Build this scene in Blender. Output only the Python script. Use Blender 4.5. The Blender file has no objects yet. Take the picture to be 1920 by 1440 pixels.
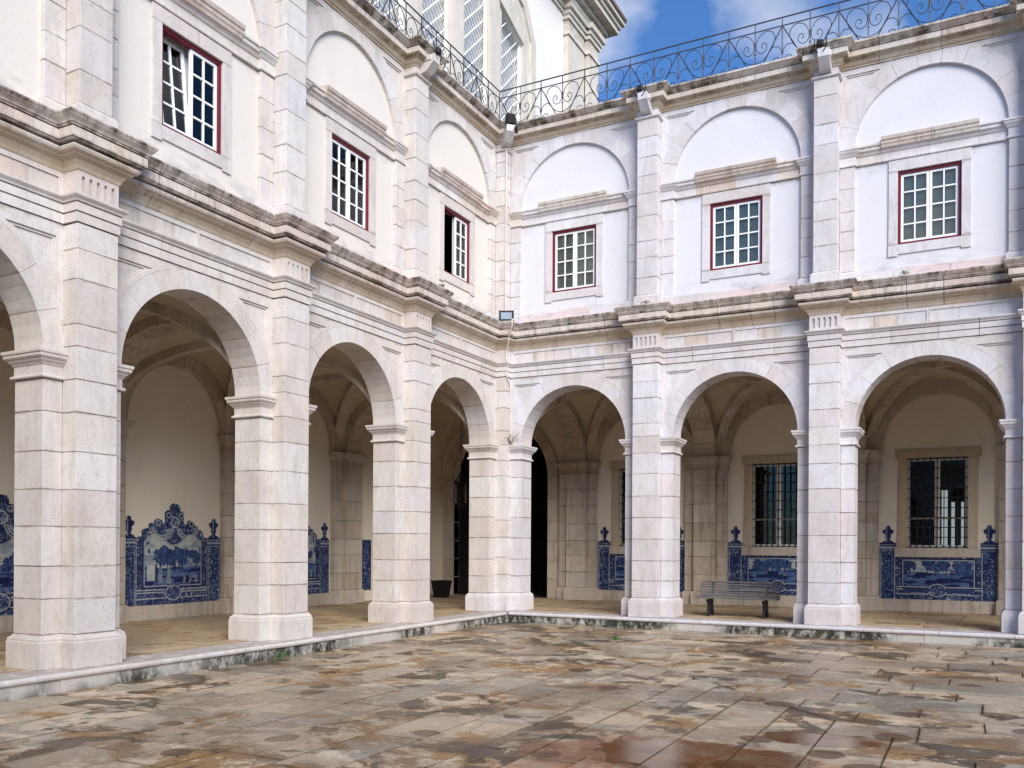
import bpy, bmesh, math, random
import numpy as np
from mathutils import Vector, Matrix, geometry, noise
rnd = random.Random(7)
S = bpy.context.scene
COL = S.collection
R_ = math.radians

# ------------------------------------------------------------------ camera
cam = bpy.data.cameras.new('camera'); co = bpy.data.objects.new('camera', cam); COL.objects.link(co)
cam.sensor_fit = 'HORIZONTAL'; cam.sensor_width = 36.0
cam.lens = 1640.692 / 1920 * 36
cam.shift_x = -(993.14 - 960) / 1920
cam.shift_y = (1018.659 - 720) / 1920
cam.clip_end = 2000; cam.clip_start = 0.05
yw, pt, rl = .472, .0015, .0058
fw = Vector((-math.sin(yw), math.cos(yw), 0)); rt = Vector((math.cos(yw), math.sin(yw), 0)); up = Vector((0, 0, 1))
f2 = fw * math.cos(pt) + up * math.sin(pt); u2 = up * math.cos(pt) - fw * math.sin(pt)
r3 = rt * math.cos(rl) + u2 * math.sin(rl); u3 = u2 * math.cos(rl) - rt * math.sin(rl)
M = Matrix((r3, u3, -f2)).transposed().to_4x4(); M.translation = Vector((10.8925, -19.677, 1.6757))
co.matrix_world = M
S.camera = co

# ------------------------------------------------------------------ light
SUN_EL, SUN_AZ = 30, 134        # azimuth of the sun, degrees clockwise from north (+Y)
w = bpy.data.worlds.new('World'); S.world = w; w.use_nodes = True
nt = w.node_tree; nt.nodes.clear()
N = nt.nodes.new; Lk = nt.links.new
out = N('ShaderNodeOutputWorld'); bg = N('ShaderNodeBackground'); Lk(bg.outputs[0], out.inputs[0])
sky = N('ShaderNodeTexSky'); sky.sky_type = 'NISHITA'; sky.sun_disc = False
sky.sun_elevation = R_(SUN_EL); sky.sun_rotation = R_(SUN_AZ); sky.air_density = 1.0; sky.dust_density = .3; sky.ozone_density = 2.0
tc = N('ShaderNodeTexCoord'); mp = N('ShaderNodeMapping'); mp.inputs['Scale'].default_value = (1.0, 1.0, 1.6); mp.inputs['Location'].default_value = (0.3, 5.2, 1.1)
Lk(tc.outputs['Generated'], mp.inputs[0])
cn = N('ShaderNodeTexNoise'); cn.inputs['Scale'].default_value = 2.6; cn.inputs['Detail'].default_value = 8; cn.inputs['Roughness'].default_value = .52
Lk(mp.outputs[0], cn.inputs[0])
cr = N('ShaderNodeValToRGB'); cr.color_ramp.elements[0].position = .52; cr.color_ramp.elements[1].position = .68
Lk(cn.outputs[0], cr.inputs[0])
hs = N('ShaderNodeMixRGB'); hs.blend_type = 'MULTIPLY'; hs.inputs[0].default_value = 1; hs.inputs[2].default_value = (.55, .92, 1.36, 1)
Lk(sky.outputs[0], hs.inputs[1])
mx = N('ShaderNodeMixRGB'); mx.inputs[2].default_value = (7.4, 7.6, 7.9, 1)
Lk(cr.outputs[0], mx.inputs[0]); Lk(hs.outputs[0], mx.inputs[1]); Lk(mx.outputs[0], bg.inputs[0])
bg.inputs[1].default_value = .085
sl = bpy.data.lights.new('sun', 'SUN'); sl.energy = 3.3; sl.angle = R_(40); sl.color = (1.0, .94, .86)
so = bpy.data.objects.new('sun', sl); COL.objects.link(so)
az, el = R_(SUN_AZ), R_(SUN_EL)
sd = Vector((math.sin(az) * math.cos(el), math.cos(az) * math.cos(el), math.sin(el)))
so.rotation_euler = (-sd).to_track_quat('-Z', 'Y').to_euler(); so.location = sd * 60
S.view_settings.view_transform = 'Standard'; S.view_settings.look = 'None'; S.view_settings.gamma = 1
S.view_settings.use_curve_mapping = False; S.view_settings.exposure = 0.68
S.render.engine = 'CYCLES'; S.cycles.max_bounces = 7; S.cycles.diffuse_bounces = 5; S.cycles.glossy_bounces = 3

# ------------------------------------------------------------------ materials
def new_mat(name):
    m = bpy.data.materials.new(name); m.use_nodes = True; t = m.node_tree
    b = t.nodes['Principled BSDF']; return m, t, b
def nd(t, typ, **k):
    n = t.nodes.new(typ)
    for a, v in k.items():
        if a.startswith('_'): setattr(n, a[1:], v)
        else: n.inputs[a.replace('_', ' ')].default_value = v
    return n
def ramp(t, src, stops):
    r = t.nodes.new('ShaderNodeValToRGB'); e = r.color_ramp.elements
    while len(e) < len(stops): e.new(.5)
    for x, (p, c) in zip(e, stops):
        x.position = p; x.color = (c[0], c[1], c[2], 1) if isinstance(c, (tuple, list)) else (c, c, c, 1)
    t.links.new(src, r.inputs[0]); return r.outputs[0]
def mixc(t, f, a, b, mode='MIX'):
    n = t.nodes.new('ShaderNodeMixRGB'); n.blend_type = mode
    for i, v in enumerate((f, a, b)):
        if hasattr(v, 'links'): t.links.new(v, n.inputs[i])
        else: n.inputs[i].default_value = v if i == 0 else ((*v, 1) if len(v) == 3 else v)
    return n.outputs[0]
def math_(t, op, a, b=0.0, clamp=False):
    n = t.nodes.new('ShaderNodeMath'); n.operation = op; n.use_clamp = clamp
    for i, v in enumerate((a, b)):
        if hasattr(v, 'links'): t.links.new(v, n.inputs[i])
        else: n.inputs[i].default_value = v
    return n.outputs[0]
def pos(t, sc=(1, 1, 1), loc=(0, 0, 0), rot=(0, 0, 0)):
    g = t.nodes.new('ShaderNodeNewGeometry'); m = t.nodes.new('ShaderNodeMapping')
    m.inputs['Scale'].default_value = sc; m.inputs['Location'].default_value = loc; m.inputs['Rotation'].default_value = rot
    t.links.new(g.outputs['Position'], m.inputs[0]); return m.outputs[0]
def noise_(t, vec, scale, detail=4, rough=.5, dist=0.0):
    n = t.nodes.new('ShaderNodeTexNoise'); n.inputs['Scale'].default_value = scale; n.inputs['Detail'].default_value = detail
    n.inputs['Roughness'].default_value = rough; n.inputs['Distortion'].default_value = dist
    t.links.new(vec, n.inputs['Vector']); return n.outputs[0]
def bump(t, b, h, strength=.3, dist=.01):
    n = t.nodes.new('ShaderNodeBump'); n.inputs['Strength'].default_value = strength; n.inputs['Distance'].default_value = dist
    t.links.new(h, n.inputs['Height']); t.links.new(n.outputs[0], b.inputs['Normal'])
def rnd_out(t):
    return t.nodes.new('ShaderNodeObjectInfo').outputs['Random']

def stone_mat(name, stops, dirt=.35, streak=0.0, edge=None, rough=.75, crack=.6, amb=(.30, .22, .13)):
    m, t, b = new_mat(name)
    col = ramp(t, rnd_out(t), stops)
    p = pos(t)
    big = noise_(t, p, .9, 5, .6, .6)
    col = mixc(t, ramp(t, big, [(.35, 0.0), (.7, .45)]), col, tuple(min(1, c * .86) for c in (.62, .55, .48)))
    # veining of the limestone
    v = noise_(t, pos(t, (1, 1, 2.2), (4, 2, 9), (.3, .2, 0)), 2.2, 8, .62, 2.0)
    col = mixc(t, ramp(t, v, [(.485, 0.0), (.5, .28), (.515, 0.0)]), col, (.42, .34, .30))
    # general ochre dirt
    d = noise_(t, pos(t, (1, 1, .6), (7, 3, 1)), 1.7, 9, .68, .4)
    col = mixc(t, ramp(t, d, [(.52, 0.0), (.74, dirt)]), col, amb)
    # pits and small holes
    pit = noise_(t, p, 26, 3, .6)
    col = mixc(t, ramp(t, pit, [(.68, 0.0), (.73, crack)]), col, (.10, .085, .07))
    fine = noise_(t, p, 85, 3, .6)
    col = mixc(t, .16, col, ramp(t, fine, [(.3, .25), (.7, 1.0)]), 'MULTIPLY')
    gen = t.nodes.new('ShaderNodeTexCoord'); sg = t.nodes.new('ShaderNodeSeparateXYZ'); t.links.new(gen.outputs['Generated'], sg.inputs[0])
    ed = math_(t, 'MULTIPLY', math_(t, 'ABSOLUTE', math_(t, 'SUBTRACT', sg.outputs[2], .5)), 2.0)
    en0 = noise_(t, p, 3.1, 7, .7, .4)
    em0 = ramp(t, math_(t, 'ADD', ed, math_(t, 'MULTIPLY', math_(t, 'SUBTRACT', en0, .5), .5)), [(.95, 0.0), (1.06, .45)])
    col = mixc(t, em0, col, (.27, .20, .14))
    gs = noise_(t, pos(t, (2.6, 2.6, .45), (9, 2, 5)), 1.6, 9, .7, .8)
    col = mixc(t, ramp(t, gs, [(.50, 0.0), (.66, .42)]), col, (.40, .38, .37))
    cr_ = noise_(t, pos(t, (1, 1, .5), (3, 3, 3)), 1.1, 10, .75, 1.5)
    col = mixc(t, ramp(t, cr_, [(.497, 0.0), (.5, .6), (.503, 0.0)]), col, (.12, .09, .07))
    if streak > 0:
        s = noise_(t, pos(t, (7, 7, .5)), 1.3, 6, .65, .2)
        s2 = noise_(t, pos(t, (1, 1, 1), (2, 5, 0)), .8, 3, .5)
        sm = math_(t, 'MULTIPLY', ramp(t, s, [(.50, 0.0), (.72, 1.0)]), ramp(t, s2, [(.38, 0.15), (.6, streak)]))
        col = mixc(t, sm, col, (.10, .06, .025))
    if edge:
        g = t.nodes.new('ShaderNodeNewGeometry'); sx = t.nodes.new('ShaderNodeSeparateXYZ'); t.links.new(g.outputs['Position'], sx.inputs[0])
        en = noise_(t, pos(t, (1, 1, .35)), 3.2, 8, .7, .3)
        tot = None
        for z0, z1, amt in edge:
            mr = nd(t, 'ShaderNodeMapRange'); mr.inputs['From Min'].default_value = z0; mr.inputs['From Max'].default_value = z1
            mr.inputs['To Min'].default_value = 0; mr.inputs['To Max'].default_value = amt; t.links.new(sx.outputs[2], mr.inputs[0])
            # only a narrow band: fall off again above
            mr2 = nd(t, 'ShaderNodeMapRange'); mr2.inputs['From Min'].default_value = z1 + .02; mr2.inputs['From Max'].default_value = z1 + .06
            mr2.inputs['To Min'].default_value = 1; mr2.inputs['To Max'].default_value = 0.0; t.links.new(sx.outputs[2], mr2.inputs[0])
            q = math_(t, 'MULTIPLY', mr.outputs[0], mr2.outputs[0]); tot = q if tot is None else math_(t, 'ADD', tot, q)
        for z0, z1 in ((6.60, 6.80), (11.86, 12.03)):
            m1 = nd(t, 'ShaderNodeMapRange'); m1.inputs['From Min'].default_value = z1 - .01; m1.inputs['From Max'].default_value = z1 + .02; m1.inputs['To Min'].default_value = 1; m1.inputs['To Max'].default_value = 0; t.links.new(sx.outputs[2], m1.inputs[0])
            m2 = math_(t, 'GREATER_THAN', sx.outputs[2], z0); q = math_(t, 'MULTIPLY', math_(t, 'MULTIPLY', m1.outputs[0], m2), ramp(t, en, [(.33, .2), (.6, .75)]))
            col = mixc(t, q, col, (.47, .37, .24))  # warm bounce from the ground, painted as noisy ochre under both cornices
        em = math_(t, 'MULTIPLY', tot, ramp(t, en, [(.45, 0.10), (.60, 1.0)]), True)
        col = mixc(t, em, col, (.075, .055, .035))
    t.links.new(col, b.inputs['Base Color']); b.inputs['Roughness'].default_value = rough
    b.inputs['Specular IOR Level'].default_value = .25
    h = math_(t, 'ADD', noise_(t, p, 9, 8, .65), math_(t, 'MULTIPLY', ramp(t, pit, [(.66, 0.0), (.74, 1.0)]), -1.2))
    bump(t, b, h, .45, .012)
    return m
PINK = [(0, (.65, .585, .565)), (.2, (.69, .645, .60)), (.38, (.68, .66, .65)), (.55, (.72, .69, .665)), (.72, (.60, .55, .515)), (.86, (.68, .615, .59)), (1, (.64, .63, .645))]
COOL = [(0, (.66, .61, .63)), (.2, (.70, .69, .735)), (.38, (.66, .66, .715)), (.55, (.74, .72, .75)), (.72, (.60, .56, .575)), (.86, (.69, .645, .67)), (1, (.64, .64, .70))]
MATS = {}
MATS['stoneL'] = stone_mat('limestone_warm', PINK, .32)
MATS['stoneR'] = stone_mat('limestone_sky_tint', COOL, .28)  # same limestone, with the right wing's blue skylight mixed into its tones
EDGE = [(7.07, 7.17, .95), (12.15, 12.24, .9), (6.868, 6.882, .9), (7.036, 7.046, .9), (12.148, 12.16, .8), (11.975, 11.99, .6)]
CORN = [(0, (.65, .57, .48)), (.3, (.69, .63, .57)), (.5, (.71, .66, .62)), (.7, (.62, .50, .45)), (1, (.68, .60, .52))]
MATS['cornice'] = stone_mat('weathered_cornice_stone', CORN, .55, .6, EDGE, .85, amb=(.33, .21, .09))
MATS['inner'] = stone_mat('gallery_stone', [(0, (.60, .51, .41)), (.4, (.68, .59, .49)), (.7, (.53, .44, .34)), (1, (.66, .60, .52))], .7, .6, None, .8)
MATS['rust'] = stone_mat('rust_stained_stone', [(0, (.56, .46, .40)), (1, (.62, .54, .48))], .8, .6, None, .85, amb=(.32, .17, .09))
MATS['ochre'] = stone_mat('ochre_window_stone', [(0, (.54, .42, .26)), (1, (.60, .50, .34))], .5, .2, None, .8)
MATS['church'] = stone_mat('church_stone', [(0, (.68, .63, .56)), (1, (.72, .66, .59))], .3, .2, None, .8)
def flat_mat(name, c, rough=.6, metal=0, var=0.0, spec=.4, bmp=0):
    m, t, b = new_mat(name)
    if var:
        n = noise_(t, pos(t), 6, 6, .6); col = mixc(t, ramp(t, n, [(.3, 0.0), (.75, var)]), c, tuple(x * .45 for x in c))
        col = mixc(t, .25 * var, col, ramp(t, noise_(t, pos(t), 90, 2), [(.3, .3), (.7, 1.0)]), 'MULTIPLY')
        t.links.new(col, b.inputs['Base Color'])
    else: b.inputs['Base Color'].default_value = (*c, 1)
    b.inputs['Roughness'].default_value = rough; b.inputs['Metallic'].default_value = metal; b.inputs['Specular IOR Level'].default_value = spec
    if bmp: bump(t, b, noise_(t, pos(t), 30, 5), bmp, .01)
    return m
def plaster(name, c, c2, amt=.5, stain=(.45, .38, .30), st=.3):
    m, t, b = new_mat(name)
    col = mixc(t, ramp(t, noise_(t, pos(t), .7, 5, .6, .5), [(.3, 0.0), (.7, amt)]), c, c2)
    s = noise_(t, pos(t, (1.6, 1.6, .7), (3, 3, 3)), 1.5, 9, .7, .5)
    col = mixc(t, ramp(t, s, [(.55, 0.0), (.78, st)]), col, stain)
    sp = noise_(t, pos(t), 40, 2, .5); col = mixc(t, ramp(t, sp, [(.72, 0.0), (.76, .35)]), col, stain)
    g = t.nodes.new('ShaderNodeNewGeometry'); sx = t.nodes.new('ShaderNodeSeparateXYZ'); t.links.new(g.outputs['Position'], sx.inputs[0])
    dr = noise_(t, pos(t, (1, 1, 2.4), (2, 7, 0)), 1.6, 9, .72, .3)
    for z0, z1 in ((7.85, 7.5), (9.5, 9.8), (.6, .25)):
        mr = nd(t, 'ShaderNodeMapRange'); mr.inputs['From Min'].default_value = z0; mr.inputs['From Max'].default_value = z1; mr.inputs['To Min'].default_value = 0; mr.inputs['To Max'].default_value = 1; t.links.new(sx.outputs[2], mr.inputs[0])
        ok = math_(t, 'LESS_THAN', math_(t, 'ABSOLUTE', math_(t, 'SUBTRACT', sx.outputs[2], (z0 + z1) / 2)), .3)
        col = mixc(t, math_(t, 'MULTIPLY', math_(t, 'MULTIPLY', mr.outputs[0], ok), ramp(t, dr, [(.46, 0.0), (.64, .75)])), col, (.36, .35, .38))
    t.links.new(col, b.inputs['Base Color']); b.inputs['Roughness'].default_value = .9; b.inputs['Specular IOR Level'].default_value = .15
    bump(t, b, math_(t, 'ADD', noise_(t, pos(t), 14, 7, .6), math_(t, 'MULTIPLY', noise_(t, pos(t), 1.4, 3), 2.0)), .35, .012)
    return m
MATS['plasterL'] = plaster('cream_plaster_sun_tint', (.675, .63, .575), (.635, .60, .555), .6, (.56, .47, .36), .25)  # cream plaster, with the left wing's warm sunlight added to the tint
MATS['plasterR'] = plaster('pale_plaster_sky_tint', (.66, .65, .685), (.62, .61, .64), .6, (.54, .48, .45), .35)  # same plaster, with blue skylight on the right wing put into its colour
MATS['plasterI'] = plaster('gallery_plaster', (.80, .73, .61), (.73, .65, .52), .6, (.55, .44, .30), .45)
MATS['plasterC'] = plaster('church_plaster', (.76, .72, .70), (.72, .68, .66), .5, (.5, .45, .36), .3)
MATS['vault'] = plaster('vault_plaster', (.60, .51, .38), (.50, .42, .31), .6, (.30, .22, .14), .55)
MATS['pinkband'] = plaster('bare_pink_render', (.66, .59, .59), (.60, .45, .44), .8, (.34, .33, .35), .5)
MATS['mortar'] = flat_mat('dark_mortar', (.16, .13, .10), .95, 0, .6)
MATS['white'] = flat_mat('white_window_paint', (.86, .86, .86), .45, 0, .08)
MATS['red'] = flat_mat('dark_red_paint', (.15, .006, .018), .45, 0, .3)
MATS['iron'] = flat_mat('black_iron', (.018, .018, .022), .55, .3, .3)
MATS['ironr'] = flat_mat('dark_grey_railing_iron', (.045, .05, .065), .5, .2, .2)
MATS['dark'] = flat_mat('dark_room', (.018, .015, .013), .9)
MATS['blind'] = flat_mat('grey_green_blind', (.62, .62, .52), .8, 0, .3)
MATS['blindL'] = flat_mat('grey_blue_blind', (.74, .80, .80), .8, 0, .2)
MATS['grille_white'] = flat_mat('aged_white_frame', (.80, .77, .68), .6, 0, .2)
MATS['steel'] = flat_mat('grey_painted_metal', (.30, .32, .34), .4, .3, .2)
MATS['leaf'] = flat_mat('weed_green', (.06, .13, .03), .6, 0, .3)
MATS['twig'] = flat_mat('dry_grass', (.16, .13, .08), .8, 0, .3)
MATS['leadtile'] = flat_mat('roof_tile_clay', (.17, .12, .10), .8, 0, .4)
def wood():
    m, t, b = new_mat('weathered_grey_wood')
    g = noise_(t, pos(t, (1.2, 14, 14)), 4, 6, .6)
    col = mixc(t, ramp(t, g, [(.3, 0.0), (.7, 1.0)]), (.17, .155, .15), (.04, .035, .03))
    col = mixc(t, ramp(t, rnd_out(t), [(0, 0.0), (1, .4)]), col, (.21, .20, .205))
    t.links.new(col, b.inputs['Base Color']); b.inputs['Roughness'].default_value = .7; bump(t, b, g, .4, .004); return m
MATS['wood'] = wood()
def glass(name, k):
    m, t, b = new_mat(name); t.nodes.remove(b)
    o = t.nodes['Material Output']; tr = t.nodes.new('ShaderNodeBsdfTransparent'); gl = t.nodes.new('ShaderNodeBsdfGlossy')
    tr.inputs[0].default_value = (.82, .86, .85, 1)
    gl.inputs['Roughness'].default_value = .02; fr = t.nodes.new('ShaderNodeFresnel'); fr.inputs[0].default_value = 1.5
    a = math_(t, 'ADD', math_(t, 'MULTIPLY', fr.outputs[0], k), .015)
    mxs = t.nodes.new('ShaderNodeMixShader'); t.links.new(a, mxs.inputs[0]); t.links.new(tr.outputs[0], mxs.inputs[1]); t.links.new(gl.outputs[0], mxs.inputs[2])
    t.links.new(mxs.outputs[0], o.inputs[0]); return m
MATS['glass'] = glass('window_glass', 1.15); MATS['glassdim'] = glass('low_reflection_gallery_glass', .35)  # gallery panes have reflections turned down so the rooms behind read dark
def emit(name, c, s):
    m, t, b = new_mat(name); b.inputs['Base Color'].default_value = (0, 0, 0, 1)
    b.inputs['Emission Color'].default_value = (*c, 1); b.inputs['Emission Strength'].default_value = s; return m
MATS['lit'] = emit('far_daylit_window', (.9, .95, 1.0), .32)
MATS['lamp'] = emit('warm_lamp', (1.0, .6, .25), 3.0)
def paving(name, shade, wetamt, greyness, fine=False):
    m, t, b = new_mat(name)
    col = ramp(t, rnd_out(t), [(0, (.42, .41, .39)), (.14, (.56, .49, .41)), (.28, (.35, .35, .34)), (.42, (.50, .45, .40)), (.56, (.39, .39, .39)), (.70, (.58, .51, .42)), (.84, (.44, .43, .42)), (1, (.49, .47, .45))])
    if shade: col = mixc(t, .62, col, (.56, .45, .31))
    p = pos(t); rough_mid = noise_(t, p, 5.5, 8, .72)
    def stain(seed, sc, lo, hi, c, amt, dist=.6, str_=(1, 1, 1)):
        nonlocal col
        if shade: amt *= .45
        e = noise_(t, pos(t, str_, seed), sc, 10, .66, dist)
        e = math_(t, 'ADD', e, math_(t, 'MULTIPLY', math_(t, 'SUBTRACT', rough_mid, .5), .30))
        # each stone takes the stain differently
        e = math_(t, 'ADD', e, math_(t, 'MULTIPLY', math_(t, 'SUBTRACT', rnd_out(t), .5), .17))
        col = mixc(t, ramp(t, e, [(lo, 0.0), (hi, amt)]), col, c)
    stain((11, 4, 0), .7, .50, .56, (.32, .18, .055), .85, .7)
    stain((1, 8, 0), .9, .585, .65, (.33, .19, .08), .65, 1.0)
    stain((21, 18, 0), 1.6, .54, .58, (.70, .64, .57), .75, .4)
    stain((51, 28, 0), 1.2, .57, .60, (.06, .045, .025), .85, .8)
    # oval damp hollows, about half a metre across
    vo = t.nodes.new('ShaderNodeTexVoronoi'); vo.inputs['Scale'].default_value = 1.5; vo.inputs['Randomness'].default_value = 1
    nz = t.nodes.new('ShaderNodeTexNoise'); nz.inputs['Scale'].default_value = 2.2; nz.inputs['Detail'].default_value = 6; t.links.new(p, nz.inputs['Vector'])
    wv = mixc(t, .22, p, nz.outputs[1], 'ADD')
    t.links.new(wv, vo.inputs['Vector'])
    ov = ramp(t, vo.outputs['Distance'], [(.26, 1.0), (.30, 0.0)])
    keep = ramp(t, noise_(t, pos(t, (1, 1, 1), (5, 31, 0)), .5, 4, .5), [(.38, 0.0), (.43, 1.0)])
    damp = math_(t, 'MULTIPLY', ov, keep)
    w1 = noise_(t, pos(t, (.9, 1.2, 1), (40, 2, 0)), .55, 9, .62, .6)
    wet = ramp(t, w1, [(.48, 0.0), (.54, 1.0)])
    def blob(cx, cy, rx, ry):
        q = pos(t, (1 / rx, 1 / ry, 0)); vm = t.nodes.new('ShaderNodeVectorMath'); vm.operation = 'DISTANCE'; t.links.new(q, vm.inputs[0]); vm.inputs[1].default_value = (cx / rx, cy / ry, 0)
        return ramp(t, math_(t, 'ADD', vm.outputs['Value'], math_(t, 'MULTIPLY', math_(t, 'SUBTRACT', noise_(t, p, 1.4, 8, .6), .5), 1.5)), [(.80, 1.0), (.92, 0.0)])
    allwet = math_(t, 'MAXIMUM', math_(t, 'MULTIPLY', damp, .7), math_(t, 'MULTIPLY', wet, .6))
    if wetamt:
        pud = math_(t, 'MAXIMUM', blob(8.7, -11.9, 1.25, .8), blob(9.5, -10.6, .8, .35))
        org = math_(t, 'MULTIPLY', math_(t, 'MAXIMUM', pud, blob(8.6, -12.2, 2.0, 1.1)), ramp(t, rough_mid, [(.38, .25), (.6, .9)]))
        col = mixc(t, org, col, (.36, .15, .055))
        allwet = math_(t, 'MAXIMUM', allwet, pud)
    dk = mixc(t, 1.0, col, (.26, .18, .11), 'MULTIPLY')
    col = mixc(t, math_(t, 'MULTIPLY', math_(t, 'MAXIMUM', damp, math_(t, 'MULTIPLY', allwet, .75)), .95 if wetamt else .2), col, dk)
    sp = noise_(t, p, 26, 6, .75); col = mixc(t, ramp(t, sp, [(.56, 0.0), (.66, .6)]), col, (.06, .05, .035))
    col = mixc(t, .55, col, ramp(t, rough_mid, [(.3, .45), (.7, 1.0)]), 'MULTIPLY')
    col = mixc(t, .4, col, ramp(t, noise_(t, p, 70, 4), [(.3, .35), (.7, 1.0)]), 'MULTIPLY')
    gen = t.nodes.new('ShaderNodeTexCoord'); sg = t.nodes.new('ShaderNodeSeparateXYZ'); t.links.new(gen.outputs['Generated'], sg.inputs[0])
    ex = math_(t, 'ABSOLUTE', math_(t, 'SUBTRACT', sg.outputs[0], .5)); ey = math_(t, 'ABSOLUTE', math_(t, 'SUBTRACT', sg.outputs[1], .5))
    ee = math_(t, 'ADD', math_(t, 'MULTIPLY', math_(t, 'MAXIMUM', ex, ey), 2.0), math_(t, 'MULTIPLY', math_(t, 'SUBTRACT', rough_mid, .5), .16))
    col = mixc(t, ramp(t, ee, [(.955, 0.0), (.99, .6)]), col, (.085, .06, .035))
    gain = nd(t, 'ShaderNodeMixRGB', _blend_type='MULTIPLY'); gain.inputs[0].default_value = 1; gain.inputs[2].default_value = (1.36, 1.21, .98, 1); t.links.new(col, gain.inputs[1])
    t.links.new(gain.outputs[0], b.inputs['Base Color'])
    r = ramp(t, allwet, [(0, .50), (.5, .24), (.9, .08), (1.0, .04)]) if wetamt else ramp(t, allwet, [(0, .75), (1, .6)])
    t.links.new(r, b.inputs['Roughness']); b.inputs['Specular IOR Level'].default_value = .5
    hh = math_(t, 'MULTIPLY', math_(t, 'ADD', noise_(t, p, 9, 9, .75), rough_mid), ramp(t, allwet, [(.0, 1.0), (.6, .7), (1.0, .05)]))
    bump(t, b, hh, .8, .03)
    return m
MATS['flag'] = paving('wet_stone_paving', 0, 1, 0)
MATS['floor'] = paving('gallery_floor_stone', .40, 0, 0)
def riser_mat():
    m, t, b = new_mat('mossy_step_riser')
    n = noise_(t, pos(t, (1, 1, .6), (1, 0, 0)), 6.0, 10, .8, .2); n2 = noise_(t, pos(t), .45, 3, .5)
    col = mixc(t, math_(t, 'MULTIPLY', ramp(t, n, [(.38, 0.0), (.54, 1.0)]), ramp(t, n2, [(.44, .12), (.52, 1.0)])), (.55, .52, .48), (.025, .026, .018))
    t.links.new(col, b.inputs['Base Color']); b.inputs['Roughness'].default_value = .8; bump(t, b, n, .6, .02); return m
MATS['riser'] = riser_mat()

# ------------------------------------------------------------------ object helpers
def setp(o, label=None, cat=None, group=None, kind=None):
    if label: o['label'] = label
    if cat: o['category'] = cat
    if group: o['group'] = group
    if kind: o['kind'] = kind
    return o
def thing(name, loc, label, cat, group=None):
    o = bpy.data.objects.new(name, None); o.location = loc; COL.objects.link(o); o.empty_display_size = .3
    return setp(o, label, cat, group)
def root_loc(p):
    v = Vector((0, 0, 0))
    while p is not None: v = v + p.location; p = p.parent
    return v
def link(name, me, parent=None, loc=None, mat=None, smooth=False):
    if mat is not None and not me.materials: me.materials.append(mat)
    o = bpy.data.objects.new(name, me); COL.objects.link(o)
    if parent is not None:
        o.parent = parent
        o.location = (loc if loc is not None else Vector((0, 0, 0))) - root_loc(parent)
    elif loc is not None: o.location = loc
    if smooth:
        for p in me.polygons: p.use_smooth = True
    return o
def mesh(name, vs, fs):
    me = bpy.data.meshes.new(name); me.from_pydata([tuple(v) for v in vs], [], fs); me.update()
    bm = bmesh.new(); bm.from_mesh(me); bmesh.ops.recalc_face_normals(bm, faces=bm.faces); bm.to_mesh(me); bm.free()
    return me
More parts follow.
